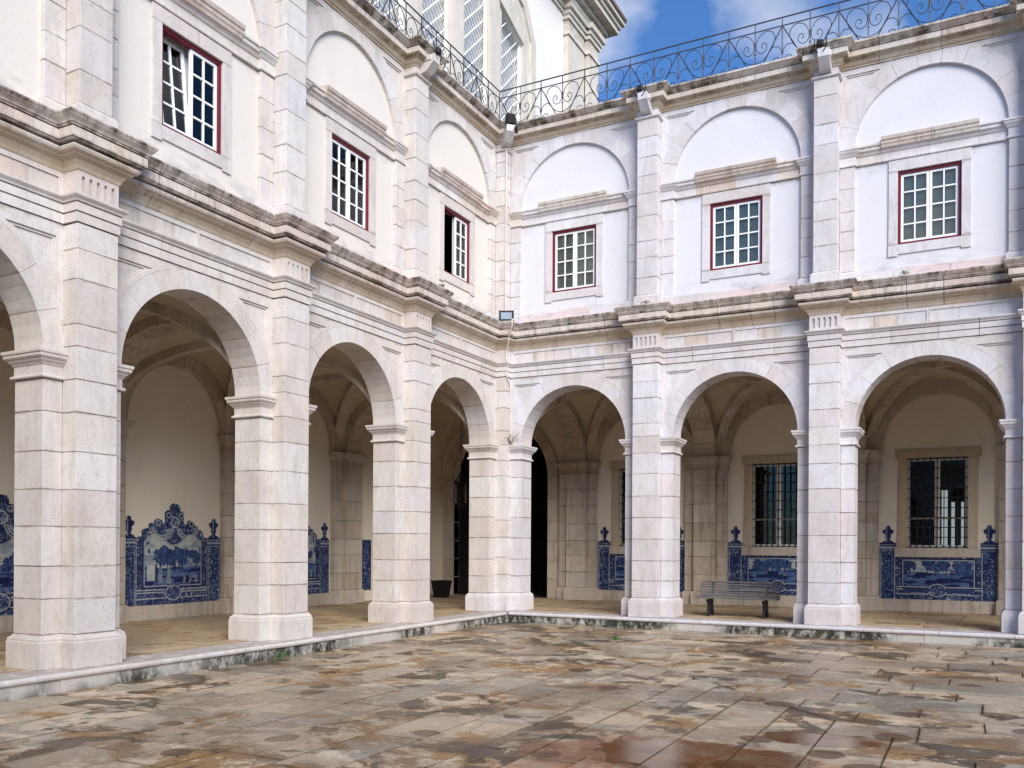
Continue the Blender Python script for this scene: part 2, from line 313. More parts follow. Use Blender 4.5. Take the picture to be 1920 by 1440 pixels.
class Geo:
    def __init__(s): s.v = []; s.f = []
    def add(s, vs, fs):
        n = len(s.v); s.v += [tuple(v) for v in vs]; s.f += [tuple(i + n for i in f) for f in fs]; return s
    def box(s, a, b, T=None, ch=0.0):
        x0, y0, z0 = [min(p, q) for p, q in zip(a, b)]; x1, y1, z1 = [max(p, q) for p, q in zip(a, b)]
        if ch <= 0:
            vs = [(x, y, z) for x in (x0, x1) for y in (y0, y1) for z in (z0, z1)]
            fs = [(0, 1, 3, 2), (4, 6, 7, 5), (0, 4, 5, 1), (2, 3, 7, 6), (0, 2, 6, 4), (1, 5, 7, 3)]
        else:
            c = ch; vs = []; idx = {}
            for i, (X, sx) in enumerate(((x0, 1), (x1, -1))):
                for j, (Y, sy) in enumerate(((y0, 1), (y1, -1))):
                    for k, (Z, sz) in enumerate(((z0, 1), (z1, -1))):
                        idx[i, j, k, 0] = len(vs); vs.append((X, Y + sy * c, Z + sz * c))
                        idx[i, j, k, 1] = len(vs); vs.append((X + sx * c, Y, Z + sz * c))
                        idx[i, j, k, 2] = len(vs); vs.append((X + sx * c, Y + sy * c, Z))
            fs = []
            for i in (0, 1):
                fs.append([idx[i, j, k, 0] for j, k in ((0, 0), (1, 0), (1, 1), (0, 1))])
                fs.append([idx[j, i, k, 1] for j, k in ((0, 0), (1, 0), (1, 1), (0, 1))])
                fs.append([idx[j, k, i, 2] for j, k in ((0, 0), (1, 0), (1, 1), (0, 1))])
            for i in (0, 1):
                for j in (0, 1):
                    fs.append([idx[i, j, 0, 0], idx[i, j, 1, 0], idx[i, j, 1, 1], idx[i, j, 0, 1]])
                    fs.append([idx[i, 0, j, 0], idx[i, 1, j, 0], idx[i, 1, j, 2], idx[i, 0, j, 2]])
                    fs.append([idx[0, i, j, 1], idx[1, i, j, 1], idx[1, i, j, 2], idx[0, i, j, 2]])
                    for k in (0, 1): fs.append([idx[i, j, k, q] for q in (0, 1, 2)])
        if T: vs = [T(*v) for v in vs]
        return s.add(vs, fs)
    def prism(s, poly, a, b, T, holes=()):
        """poly in (p,q); extruded between r=a and r=b; T(p,q,r)->world"""
        loops = [list(poly)] + [list(h) for h in holes]
        pts = [p for l in loops for p in l]; n = len(pts)
        tris = geometry.tessellate_polygon([[Vector((p[0], p[1], 0)) for p in l] for l in loops])
        vs = [T(p, q, a) for p, q in pts] + [T(p, q, b) for p, q in pts]
        fs = [tuple(t) for t in tris] + [tuple(i + n for i in reversed(t)) for t in tris]
        k = 0
        for l in loops:
            m = len(l)
            for i in range(m): fs.append((k + i, k + (i + 1) % m, n + k + (i + 1) % m, n + k + i))
            k += m
        return s.add(vs, fs)
    def tube(s, pts, r, T=None, sides=5, closed=False):
        pts = [Vector(p) for p in pts]; m = len(pts); base = len(s.v); rings = []
        ref = Vector((0, 1, 0))
        for i, p in enumerate(pts):
            d = (pts[min(i + 1, m - 1)] - pts[max(i - 1, 0)]).normalized()
            n = ref - d * ref.dot(d)
            if n.length < 1e-4: n = Vector((1, 0, 0)) - d * d.x
            n.normalize(); bnm = d.cross(n)
            rr = r[i] if isinstance(r, (list, tuple)) else r
            for k in range(sides):
                a = 2 * math.pi * k / sides + .3; v = p + n * (math.cos(a) * rr) + bnm * (math.sin(a) * rr)
                s.v.append(tuple(T(*v)) if T else tuple(v))
        for i in range(m - 1):
            for k in range(sides):
                a = base + i * sides + k; b = base + i * sides + (k + 1) % sides; s.f.append((a, b, b + sides, a + sides))
        s.f.append(tuple(base + k for k in range(sides))[::-1]); s.f.append(tuple(base + (m - 1) * sides + k for k in range(sides)))
        return s
    def sweep(s, path, prof, T, caps=True):
        """path: list of functions d->(p,q) plan points; prof: list of (d,z)"""
        m = len(prof); vs = [T(*pf(d), z) for pf in path for d, z in prof]
        fs = []
        for i in range(len(path) - 1):
            for j in range(m - 1): a = i * m + j; fs.append((a, a + 1, a + m + 1, a + m))
        if caps:
            fs.append(tuple(range(m))); fs.append(tuple(range((len(path) - 1) * m, len(path) * m)))
        return s.add(vs, fs)
    def obj(s, name, mat, parent=None, loc=None, smooth=False):
        vs = s.v
        if loc is not None: vs = [(v[0] - loc[0], v[1] - loc[1], v[2] - loc[2]) for v in vs]
        me = mesh(name, vs, s.f); return link(name, me, parent, Vector(loc) if loc is not None else None, MATS[mat] if isinstance(mat, str) else mat, smooth)
    def auto(s, name, mat, parent=None, smooth=False):
        c = [0, 0, 0]
        n = max(1, len(s.v))
        for k in range(3): c[k] = sum(v[k] for v in s.v) / n
        return s.obj(name, mat, parent, c, smooth)
def catmull(P, n=6):
    P = [Vector(p) for p in P]; Q = [2 * P[0] - P[1]] + P + [2 * P[-1] - P[-2]]; o = []
    for i in range(1, len(Q) - 2):
        for k in range(n):
            t = k / n; a, b, c, d = Q[i - 1:i + 3]
            o.append(.5 * ((2 * b) + (c - a) * t + (2 * a - 5 * b + 4 * c - d) * t * t + (3 * b - a - 3 * c + d) * t ** 3))
    o.append(P[-1]); return o

# ------------------------------------------------------------------ dimensions shared by both wings
TR = lambda u, o, z: (u, -o, z)          # right wing: along +X, courtyard towards -Y
TL = lambda u, o, z: (o, -u, z)          # left wing: along -Y, courtyard towards +X
P_, HW, HB = .279, .31, .59              # pilaster projection, half width, half pier body
TH = .59                                 # wall thickness
ZI0, ZI1, ZC = 3.83, 4.20, 4.20          # impost mould, arch centre
ZA, ZF0, ZF1, ZT = 5.91, 6.28, 6.62, 7.21
GD = 5.05                                # depth of the gallery
Q2, P2, HW2, HB2 = -.06, .222, .25, .56  # upper floor: pier plane, pilaster, half widths
QP = -.14                                # plaster plane upstairs
ZU0, ZS0, ZS1, ZCU, ZR, ZK0, ZK1 = 7.20, 9.78, 10.16, 10.17, 11.66, 11.87, 12.285
PIERS = {'R': [3.9925, 7.9925, 11.9925, 15.9925], 'L': [3.974, 7.883, 11.792, 15.70]}
COURSES = [.45, .88, 1.32, 1.86, 2.34, 2.85, 3.39, 3.83]
COURSES_UP = [4.22, 4.53, 5.11, 5.53, 5.905]
G = .0035
def jit(a): return rnd.uniform(-a, a)

wing = {}
wing['R'] = thing('cloister_wing', (8, 0, 0), 'right-hand two-storey arcade wing of pale limestone with three upper windows under the blue sky', 'building')
wing['L'] = thing('cloister_wing', (0, -8, 0), 'left-hand two-storey arcade wing of cream limestone running towards the viewer below the church', 'building')
TT = {'R': TR, 'L': TL}; ST = {'R': 'stoneR', 'L': 'stoneL'}; PL = {'R': 'plasterR', 'L': 'plasterL'}
def sub(name, W, loc):
    o = bpy.data.objects.new(name, None); COL.objects.link(o); o.parent = wing[W]; o.location = Vector(loc) - wing[W].location; o.empty_display_size = .2
    return o

# ---- mouldings
PROF_ARCH = [(-.03, ZA + .013), (.018, ZA + .013), (.018, 6.048), (-.02, 6.048), (-.02, 6.062), (.034, 6.062), (.034, 6.170), (-.005, 6.170), (-.005, 6.184), (.05, 6.184), (.06, 6.21), (.085, 6.235), (.095, 6.25), (.095, 6.272), (.0, 6.285), (-.3, 6.285), (-.3, ZA)]
PROF_COR = [(0, 6.60), (.015, 6.62), (.03, 6.66), (.07, 6.72), (.13, 6.755), (.145, 6.775), (.16, 6.78), (.185, 6.80), (.20, 6.83), (.195, 6.855), (.14, 6.862), (.14, 6.882), (.235, 6.885), (.24, 6.90),
            (.262, 6.91), (.262, 7.032), (.20, 7.032), (.20, 7.050), (.275, 7.050), (.275, 7.068), (.29, 7.075), (.30, 7.10), (.335, 7.14), (.352, 7.17), (.36, 7.18), (.36, 7.205), (-.06, 7.24), (-.3, 7.24), (-.3, 6.60)]
PROF_TOP = [(0, ZK0), (.02, ZK0), (.02, 11.90), (.05, 11.915), (.075, 11.95), (.08, 11.975), (.11, 11.985), (.12, 12.01), (.20, 12.03), (.205, 12.045), (.205, 12.142), (.15, 12.142), (.15, 12.160), (.22, 12.162), (.225, 12.175), (.26, 12.20), (.30, 12.235), (.322, 12.245), (.322, 12.285), (-.2, 12.32), (-.4, 12.32), (-.4, ZK0)]
PROF_IMP = [(-.02, ZI0), (.03, ZI0), (.042, 3.845), (.042, 3.862), (.03, 3.878), (.008, 3.885), (.008, 4.0), (.02, 4.012), (.03, 4.03), (.055, 4.055), (.07, 4.085), (.085, 4.09), (.10, 4.11), (.10, 4.145), (.115, 4.15), (.12, 4.17), (.12, 4.195), (-.02, 4.203)]
PROF_IMI = [(-.02, ZI0 + .02), (.03, 3.85), (.03, 3.885), (.008, 3.90), (.008, 4.0), (.03, 4.03), (.06, 4.07), (.08, 4.10), (.09, 4.15), (.11, 4.16), (.11, 4.205), (-.02, 4.21)]
PROF_BASE = [(.06, -.0), (.06, .345), (.05, .36), (.052, .385), (.04, .405), (.02, .415), (.012, .43), (0, .447), (-.05, .447)]
PROF_US = [(-.02, ZS0), (.03, ZS0 + .005), (.035, ZS0 + .03), (.02, ZS0 + .045), (.01, ZS0 + .05), (.01, ZS0 + .2), (.03, ZS0 + .215), (.05, ZS0 + .25), (.085, ZS0 + .29), (.09, ZS0 + .32), (.11, ZS0 + .33), (.11, ZS0 + .37), (-.02, ZS0 + .385)]
PROF_UB = [(.05, ZU0), (.05, 7.49), (.03, 7.51), (.0, 7.54), (-.03, 7.54)]

def run(W, name, mat, prof, u0, u1, m0, m1, par):
    """straight run of a moulding between u0 and u1, mitred by +d at m0/m1 ends if set"""
    T = TT[W]
    ga, gb = rnd.choice((.002, .004, .009)), rnd.choice((.002, .004, .008))
    f0 = (lambda d: (u0 + (d if m0 else 0) + (0 if m0 else ga), d)); f1 = (lambda d: (u1 - (d if m1 else 0) - (0 if m1 else gb), d))
    dd = jit(.002)
    Geo().sweep([lambda d: (f0(d)[0], d + dd), lambda d: (f1(d)[0], d + dd)], prof, T).auto(name, mat, par)
def ressaut(W, name, mat, prof, c, hw, p, par, o0=0.0):
    T = TT[W]
    pr = [q for q in prof if q[0] > -.15]
    Geo().sweep([lambda d: (c - hw - d, o0 + d), lambda d: (c - hw - d, o0 + p + d), lambda d: (c + hw + d, o0 + p + d), lambda d: (c + hw + d, o0 + d)], pr, T, False).auto(name, mat, par)

def voussoirs(W, par, mat, name, uc, zc, a, b, wd, n, o0, o1, zmax=None, th0=0, th1=math.pi, seg=3):
    T = TT[W]
    for i in range(n):
        t0 = th0 + (th1 - th0) * i / n + (rnd.uniform(.0004, .0026) if i else 0); t1 = th0 + (th1 - th0) * (i + 1) / n - (rnd.uniform(.0004, .0026) if i < n - 1 else 0)
        inn = [(uc + a * math.cos(t0 + (t1 - t0) * k / seg), zc + b * math.sin(t0 + (t1 - t0) * k / seg)) for k in range(seg + 1)]
        ex = [(uc + (a + wd) * math.cos(t0 + (t1 - t0) * k / seg), zc + (b + wd) * math.sin(t0 + (t1 - t0) * k / seg)) for k in range(seg + 1)]
        if zmax: ex = [(p, min(q, zmax)) for p, q in ex]
        j = jit(.003)
        Geo().prism(inn + ex[::-1], o0, o1 + j, lambda p, q, r: T(p, r, q)).auto(name, mat, par)

def spandrels(W, par, mat, u0, u1, uc, zc, a, b, wd, ztop, o0, o1, zbot, side_in=.10, rec=.16):
    """two stone spandrels between the arch ring and the pilasters (u0,u1), each with a sunken triangle"""
    T = TT[W]; A, B_ = a + wd + .002, b + wd + .002
    for sgn, ue in ((1, u1), (-1, u0)):
        pts = []
        half = abs(ue - uc)
        ts = [t for t in np.linspace(0, math.pi / 2, 22)]
        arc = [(uc + sgn * A * math.cos(t), zc + B_ * math.sin(t)) for t in ts]
        arc = [(p, q) for p, q in arc if abs(p - uc) < half - .002 and q < ztop - .003]
        if not arc: continue
        # start point on pilaster line
        cs = min(1, half / A); q0 = zc + B_ * math.sqrt(max(0, 1 - cs * cs))
        pend = uc + sgn * A * math.sqrt(max(0, 1 - min(1, (ztop - zc) / B_) ** 2))
        poly = [(ue, q0)] + arc + [(pend, ztop), (ue, ztop)]
        # sunken triangle
        def tri(off):
            ux = ue - sgn * (side_in + off); zt = ztop - rec - off
            A2, B2 = A + .06 + off, B_ + .06 + off
            pt_top = uc + sgn * A2 * math.sqrt(max(0, 1 - min(1, (zt - zc) / B2) ** 2))
            cc = min(1, abs(ux - uc) / A2); zb = zc + B2 * math.sqrt(1 - cc * cc)
            t0 = math.acos(min(1, abs(ux - uc) / A2)); t1 = math.asin(min(1, (zt - zc) / B2))
            arcp = [(uc + sgn * A2 * math.cos(t), zc + B2 * math.sin(t)) for t in np.linspace(t0, t1, 7)]
            return arcp + [(ux, zt)]
        h1, h2 = tri(0), tri(.035)
        g = Geo().prism(poly, o0, o1 - .003, lambda p, q, r: T(p, r, q), [h1])
        g.prism(h1, o0, o1 - .028, lambda p, q, r: T(p, r, q), [h2]); g.prism(h2, o0, o1 - .05, lambda p, q, r: T(p, r, q))
        g.auto('spandrel', mat, par)

def block(W, par, name, mat, u0, u1, o0, o1, z0, z1, ch=.004, j=.002):
    T = TT[W]; e = jit(j); ga, gb = rnd.uniform(.0006, .0048), rnd.uniform(.0006, .0048)
    Geo().box((u0 + min(G, ga), o0, z0 + ga), (u1 - min(G, gb), o1 + e, z1 - gb), T, ch).auto(name, mat, par)

def cell_h(u, v, H): return H * max(math.sqrt(max(0, 1 - u * u)), math.sqrt(max(0, 1 - v * v)))

def vault_bay(W, uc, hu, par, oc=-(TH + GD) / 2, hv=(GD - TH) / 2, ribs=True):
    T = TT[W]; n = 20; H = 1.76; vs = []; fs = []
    ss = [math.sin(x) for x in np.linspace(-math.pi / 2, math.pi / 2, n + 1)]
    for a in ss:
        for b in ss: vs.append(T(uc + a * hu, oc + b * hv, ZC + cell_h(a, b, H)))
    for i in range(n):
        for j in range(n):
            k = i * (n + 1) + j; fs.append((k, k + 1, k + n + 2, k + n + 1))
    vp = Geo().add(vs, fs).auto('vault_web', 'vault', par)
    if not ribs: return
    # diagonal rib stones
    for su in (1, -1):
        for sv in (1, -1):
            m = 7; Ls = [math.cos(x) for x in np.linspace(0, math.pi / 2, m + 1)]
            for q in range(m):
                g = Geo(); s0, s1 = Ls[q], Ls[q + 1]; pts = []
                dirv = Vector((hu * su, hv * sv, 0)).normalized(); nrm = Vector((-dirv.y, dirv.x, 0)) * .135
                rr = []
                for k in range(3):
                    s = s0 + (s1 - s0) * k / 2; zz = ZC + H * math.sqrt(max(0, 1 - s * s)) - .0
                    s2 = s * .985; c = Vector((uc + s2 * hu * su, oc + s2 * hv * sv, 0))
                    for sg, dz in ((1, -.13), (-1, -.13), (-1, .16), (1, .16)):
                        rr.append(T(c.x + nrm.x * sg, c.y + nrm.y * sg, zz + dz - .02 * 0))
                F = []
                for k in range(2):
                    for e in range(4): F.append((k * 4 + e, k * 4 + (e + 1) % 4, k * 4 + 4 + (e + 1) % 4, k * 4 + 4 + e))
                F += [(0, 1, 2, 3), (8, 9, 10, 11)]
                g.add(rr, F).auto('rib_stone', 'inner', par)

def transverse(W, c, par):
    T = TT[W]; oc = -(TH + .2 + GD - .34) / 2; a = (GD - .34 - TH - .2) / 2; n = 13
    for i in range(n):
        t0 = math.pi * i / n + .003; t1 = math.pi * (i + 1) / n - .003
        inn = [(oc + a * math.cos(t0 + (t1 - t0) * k / 3), ZC + 1.58 * math.sin(t0 + (t1 - t0) * k / 3)) for k in range(4)]
        ex = [(oc + (a + .36) * math.cos(t0 + (t1 - t0) * k / 3), ZC + 1.92 * math.sin(t0 + (t1 - t0) * k / 3)) for k in range(4)]
        Geo().prism(inn + ex[::-1], c - .31, c + .31, lambda p, q, r: T(r, p, q)).auto('rib_voussoir', 'inner', par)

def inner_pilaster(W, c, par):
    """stepped pilaster on the back wall of the gallery"""
    T = TT[W]; zs = [.38, .85, 1.36, 1.80, 2.32, 2.86, 3.38, ZI0 + .02]
    for z0, z1 in zip(zs, zs[1:]):
        for a, b, o in ((-.61, -.312, .17), (-.31, .31, .34), (.312, .61, .17)):
            block(W, par, 'pier_stone', 'inner', c + a, c + b, -GD, -GD + o, z0, z1, .005)
    pth = [lambda d: (c - .61 - d, -GD), lambda d: (c - .61 - d, -GD + .17 + d), lambda d: (c - .31 - d, -GD + .17 + d), lambda d: (c - .31 - d, -GD + .34 + d),
           lambda d: (c + .31 + d, -GD + .34 + d), lambda d: (c + .31 + d, -GD + .17 + d), lambda d: (c + .61 + d, -GD + .17 + d), lambda d: (c + .61 + d, -GD)]
    Geo().sweep(pth, PROF_IMI, T, False).auto('inner_impost', 'inner', par)
    Geo().sweep(pth, [(.05, 0), (.05, .33), (.02, .36), (0, .378), (-.02, .378)], T, False).auto('inner_base', 'inner', par)

# ------------------------------------------------------------------ upper window
def upper_window(W, uc, par, blind, state='closed'):
    T = TT[W]; z0, z1, h = 8.0, 9.54, .60
    win = sub('window', W, T(uc, QP, z0))
    if state != 'closed': win['label'] = 'window with its left leaf tilted open' if state == 'tilt' else 'window with its left leaf open onto a dark room'
    # stone surround
    sur = [(uc - .78, 7.76), (uc - .62, 7.76), (uc - .62, 7.80), (uc + .62, 7.80), (uc + .62, 7.76), (uc + .78, 7.76), (uc + .78, ZS0), (uc - .78, ZS0)]
    hole = [(uc - h, z0), (uc + h, z0), (uc + h, z1), (uc - h, z1)]
    zsplit = z0
    Geo().prism([(uc - .78, 7.76), (uc - .60, 7.76), (uc - .60, 7.80), (uc + .60, 7.80), (uc + .60, 7.76), (uc + .78, 7.76), (uc + .78, z0 - .003), (uc - .78, z0 - .003)], QP - .25, QP + .03, lambda p, q, r: T(p, r, q)).auto('window_sill', ST[W], win)
    Geo().box((uc - .78, QP - .25, z0), (uc - h, QP + .03, z1 - .003), T, .004).auto('window_jamb', ST[W], win)
    Geo().box((uc + h, QP - .25, z0), (uc + .78, QP + .03, z1 - .003), T, .004).auto('window_jamb', ST[W], win)
    Geo().box((uc - .78, QP - .25, z1), (uc + .78, QP + .03, ZS0 - .003), T, .004).auto('window_lintel', ST[W], win)
    # red fixed frame
    Geo().prism(hole, QP - .13, QP - .02, lambda p, q, r: T(p, r, q), [[(uc - h + .055, z0 + .05), (uc + h - .055, z0 + .05), (uc + h - .055, z1 - .055), (uc - h + .055, z1 - .055)]]).auto('red_frame', 'red', win)
    # two leaves of 2 x 4 panes
    for s in (-1, 1):
        a0, a1 = (uc - h + .058, uc - .004) if s < 0 else (uc + .004, uc + h - .058); b0, b1 = z0 + .054, z1 - .06
        # left as seen by the viewer
        viewleft = (s < 0) if W == 'R' else (s > 0)
        ang = 0; tilt = 0
        if state == 'tilt' and viewleft: tilt = R_(6)
        if state == 'open' and viewleft: ang = R_(80)
        hinge = a0 if s < 0 else a1
        def TX(u, o, z):
            if tilt: dz = z - b0; o = o - dz * math.sin(tilt)
            if ang:
                du = u - hinge; oo = o - (QP - .06); u = hinge + du * math.cos(ang); o = QP - .06 - abs(du) * math.sin(ang) + oo
            return T(u, o, z)
        st = .05; o0, o1 = QP - .10, QP - .055
        cols = [a0 + st, (a0 + a1) / 2 - .014, (a0 + a1) / 2 + .014, a1 - st]
        g = Geo()
        hh = (b1 - b0 - 2 * st - 3 * .028) / 4; holes = []
        for r in range(4):
            q0 = b0 + st + r * (hh + .028)
            for x0, x1 in ((cols[0], cols[1]), (cols[2], cols[3])): holes.append([(x0, q0), (x1, q0), (x1, q0 + hh), (x0, q0 + hh)])
        g.prism([(a0, b0), (a1, b0), (a1, b1), (a0, b1)], o0, o1, lambda p, q, r: TX(p, r, q), holes)
        g.auto('casement_leaf', 'white', win)
        for hl in holes:
            (x0, q0), _, (x1, q1), _ = hl
            Geo().box((x0 - .003, o0 + .018, q0 - .003), (x1 + .003, o0 + .023, q1 + .003), TX).auto('pane', 'glass', win)
    if state != 'open': Geo().box((uc - h, QP - (.16 if state == 'closed' else .26), z0), (uc + h, QP - (.145 if state == 'closed' else .245), z1), T).auto('blind', blind, win)
    else:
        vs_ = [T(x, y, z) for x in (uc - 3.2, uc + .62) for y in (QP - .42, QP - 2.6) for z in (z0 - .3, z1 + .3)]
        Geo().add(vs_, [(0, 1, 3, 2), (4, 6, 7, 5), (0, 4, 6, 2), (1, 5, 7, 3), (2, 3, 7, 6)]).auto('dark_room_wall', 'dark', win)
        Geo().box((uc - .02, QP - .15, z0), (uc - h, QP - .135, z1), T).auto('blind', blind, win)
        g = Geo(); 
        for k in range(2): g.box((uc + .30, QP - 1.2, z0 + .30), (uc + .34, QP - 1.17, z0 + .335), T)
        g.auto('room_lamp', 'lamp', win)
    return win

# ------------------------------------------------------------------ grilled gallery window
def grille_window(W, uc, lit=False):
    T = TT[W]; B0 = -GD; h = .705; z0, z1 = 1.65, 3.97
    win = sub('grilled_window', W, T(uc, B0, z0))
    Geo().box((uc - 1.0, B0 - .3, z1 + .002), (uc + 1.0, B0 + .05, z1 + .23), T, .006).auto('window_lintel', 'ochre', win)
    for s in (-1, 1): Geo().box((uc + s * h, B0 - .3, z0), (uc + s * .935, B0 + .035, z1), T, .006).auto('window_jamb', 'ochre', win)
    Geo().box((uc - 1.0, B0 - .3, z0 - .24), (uc + 1.0, B0 + .06, z0 - .002), T, .006).auto('window_sill', 'inner', win)
    # white casement
    f = .07
    cols = [-h + f, -f * .9, f * .9, h - f]; zt = 2.42
    holes = []
    for x0, x1 in ((cols[0], cols[1]), (cols[2], cols[3])):
        for q0, q1 in ((z0 + f, zt - .025), (zt + .025, z1 - f)): holes.append([(uc + x0, q0), (uc + x1, q0), (uc + x1, q1), (uc + x0, q1)])
    Geo().prism([(uc - h, z0), (uc + h, z0), (uc + h, z1), (uc - h, z1)], B0 - .16, B0 - .11, lambda p, q, r: T(p, r, q), holes).auto('casement_frame', 'grille_white', win)
    for hl in holes:
        (x0, q0), _, (x1, q1), _ = hl
        Geo().box((x0 - .01, B0 - .14, q0 - .01), (x1 + .01, B0 - .135, q1 + .01), T).auto('pane', 'glassdim', win)
    for k in range(9):
        x = uc - h + (k + .5) * 2 * h / 9 * 1.0
        Geo().box((x - .011, B0 - .08, z0), (x + .011, B0 - .058, z1), T).auto('grille_bar', 'iron', win)
    for k in range(10):
        z = z0 + .02 + k * (z1 - z0 - .04) / 9
        Geo().box((uc - h, B0 - .056, z - .011), (uc + h, B0 - .036, z + .011), T).auto('grille_bar', 'iron', win)
    # dark room behind
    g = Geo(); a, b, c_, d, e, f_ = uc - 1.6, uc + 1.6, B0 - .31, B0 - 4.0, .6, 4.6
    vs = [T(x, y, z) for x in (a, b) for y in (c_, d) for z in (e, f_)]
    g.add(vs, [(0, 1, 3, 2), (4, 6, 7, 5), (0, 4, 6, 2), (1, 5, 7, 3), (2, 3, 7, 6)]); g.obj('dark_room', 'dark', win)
    if lit:
        for x in (-.02, .24, .50, .76):
            Geo().box((uc + x, B0 - 3.9, 1.5), (uc + x + (.16 if x < .1 else .09), B0 - 3.88, 3.35 if x < .1 else 3.0), T).auto('far_daylight', 'lit', win)
    return win

# ------------------------------------------------------------------ build the two wings
def frieze_flutes(W, c, par, hw=HW, p=P_):
    T = TT[W]
    for i in range(5):
        u = c + (i - 2) * .112; w_ = .026
        pts = [(u - w_, 6.33), (u + w_, 6.33), (u + w_, 6.52)] + [(u + w_ * math.cos(t), 6.52 + w_ * math.sin(t)) for t in (.6, 1.2, 1.9, 2.5)] + [(u - w_, 6.52)]
        yield pts

def pier(W, c):
    T = TT[W]; st = ST[W]
    pr = sub('pier', W, T(c, 0, 0)); u_ = 0
    # cores (mortar) slightly inside the stones
    g = Geo(); g.box((c - HB + .012, -TH + .012, 0), (c + HB - .012, -.012, ZC), T); g.box((c - HW + .012, -.05, 0), (c + HW - .012, P_ - .012, 6.3), T)
    g.auto('pier_core', 'mortar', pr)
    pth = [lambda d: (c - HB - d, -TH - d), lambda d: (c - HB - d, d), lambda d: (c - HW - d, d), lambda d: (c - HW - d, P_ + d), lambda d: (c + HW + d, P_ + d), lambda d: (c + HW + d, d), lambda d: (c + HB + d, d), lambda d: (c + HB + d, -TH - d), lambda d: (c - HB - d, -TH - d)]
    Geo().sweep(pth, PROF_BASE, T, False).auto('plinth', st, pr)
    sh = jit(.05)
    cs = [COURSES[0]] + [z + sh + jit(.03) for z in COURSES[1:-1]] + [COURSES[-1]]
    for z0, z1 in zip(cs, cs[1:]):
        dz = jit(.03) if rnd.random() < .4 else 0
        block(W, pr, 'pier_stone', st, c - HB, c - HW - .001, -TH, 0, z0, z1)
        block(W, pr, 'pier_stone', st, c + HW + .001, c + HB, -TH, 0, z0, z1)
    allc = cs[:-1] + [z + sh + jit(.03) for z in [3.83] + COURSES_UP[:-1]] + [ZA]
    for z0, z1 in zip(allc, allc[1:]): block(W, pr, 'pilaster_stone', st, c - HW, c + HW, -.02, P_, z0, z1)
    # impost mouldings, front strip then jamb
    Geo().sweep([lambda d: (c + HW, d), lambda d: (c + HB + d, d), lambda d: (c + HB + d, -TH - d)], PROF_IMP, T).auto('impost', st, pr)
    Geo().sweep([lambda d: (c - HW, d), lambda d: (c - HB - d, d), lambda d: (c - HB - d, -TH - d)], PROF_IMP, T).auto('impost', st, pr)
    Geo().box((c - HB, -TH, ZI0), (c + HB, 0, ZC + .001), T).auto('impost_block', st, pr)
    # strip above impost behind the arch rings
    Geo().box((c - .30, -TH + .005, ZC + .004), (c + .30, -.01, 6.3), T).auto('pier_core', 'mortar', pr)
    # entablature breaking forward round the pilaster
    ressaut(W, 'architrave_block', st, PROF_ARCH, c, HW, P_, pr)
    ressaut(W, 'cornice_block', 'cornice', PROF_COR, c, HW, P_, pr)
    # fluted frieze block
    fl = list(frieze_flutes(W, c, pr))
    g = Geo(); g.prism([(c - HW, 6.28), (c + HW, 6.28), (c + HW, 6.61), (c - HW, 6.61)], P_ - .035, P_ + .002, lambda p, q, r: T(p, r, q), fl)
    g.box((c - HW, 0, 6.28), (c + HW, P_ - .036, 6.61), T)
    g.auto('fluted_frieze_block', st, pr)
    # ---------------- upper storey
    g = Geo(); g.box((c - HB2 + .012, -.5, ZU0), (c + HB2 - .012, Q2 - .012, ZCU - .05), T); g.box((c - HW2 + .01, -.5, ZCU - .06), (c + HW2 - .01, Q2 - .012, ZK0), T); g.box((c - HW2 + .012, -.1, ZU0), (c + HW2 - .012, P2 - .012, ZK0), T); g.auto('pier_core', 'mortar', pr)
    pth = [lambda d: (c - HB2 - d, QP - .1), lambda d: (c - HB2 - d, Q2 + d), lambda d: (c - HW2 - d, Q2 + d), lambda d: (c - HW2 - d, P2 + d), lambda d: (c + HW2 + d, P2 + d), lambda d: (c + HW2 + d, Q2 + d), lambda d: (c + HB2 + d, Q2 + d), lambda d: (c + HB2 + d, QP - .1)]
    Geo().sweep(pth, PROF_UB, T, False).auto('upper_plinth', st, pr)
    zs = [7.54]
    while zs[-1] < ZS0 - .6: zs.append(zs[-1] + .45 + jit(.07))
    zs.append(ZS0)
    for z0, z1 in zip(zs, zs[1:]):
        block(W, pr, 'upper_pier_stone', st, c - HB2, c - HW2 - .001, -.45, Q2, z0, z1); block(W, pr, 'upper_pier_stone', st, c + HW2 + .001, c + HB2, -.45, Q2, z0, z1)
    zs = [7.54]
    while zs[-1] < ZR - .66: zs.append(zs[-1] + .50 + jit(.12))
    zs.append(ZR)
    for z0, z1 in zip(zs, zs[1:]): block(W, pr, 'upper_pilaster_stone', st, c - HW2, c + HW2, -.1, P2, z0, z1)
    Geo().sweep([lambda d: (c - HW2 - d, Q2), lambda d: (c - HW2 - d, P2 + d), lambda d: (c + HW2 + d, P2 + d), lambda d: (c + HW2 + d, Q2)], [(-.02, ZR), (.02, ZR + .002), (.045, ZR + .02), (.05, ZR + .05), (-.02, ZR + .06)], T, False).auto('neck_ring', st, pr)
    Geo().box((c - HW2, -.1, ZR + .05), (c + HW2, P2 - .002, ZK0 + .02), T).auto('upper_pilaster_stone', st, pr)
    for s in (1, -1):
        Geo().sweep([lambda d: (c + s * HW2, Q2 + d), lambda d: (c + s * (HB2 + d), Q2 + d), lambda d: (c + s * (HB2 + d), QP - .05)], PROF_US, T).auto('upper_impost', st, pr)
        Geo().box((c + s * HW2, -.4, ZS0), (c + s * HB2, Q2 - .002, ZS1 + .004), T).auto('impost_block', st, pr)
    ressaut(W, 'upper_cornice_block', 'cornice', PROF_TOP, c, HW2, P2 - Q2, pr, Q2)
    # backing for the top of the wall beside arches
    return pr

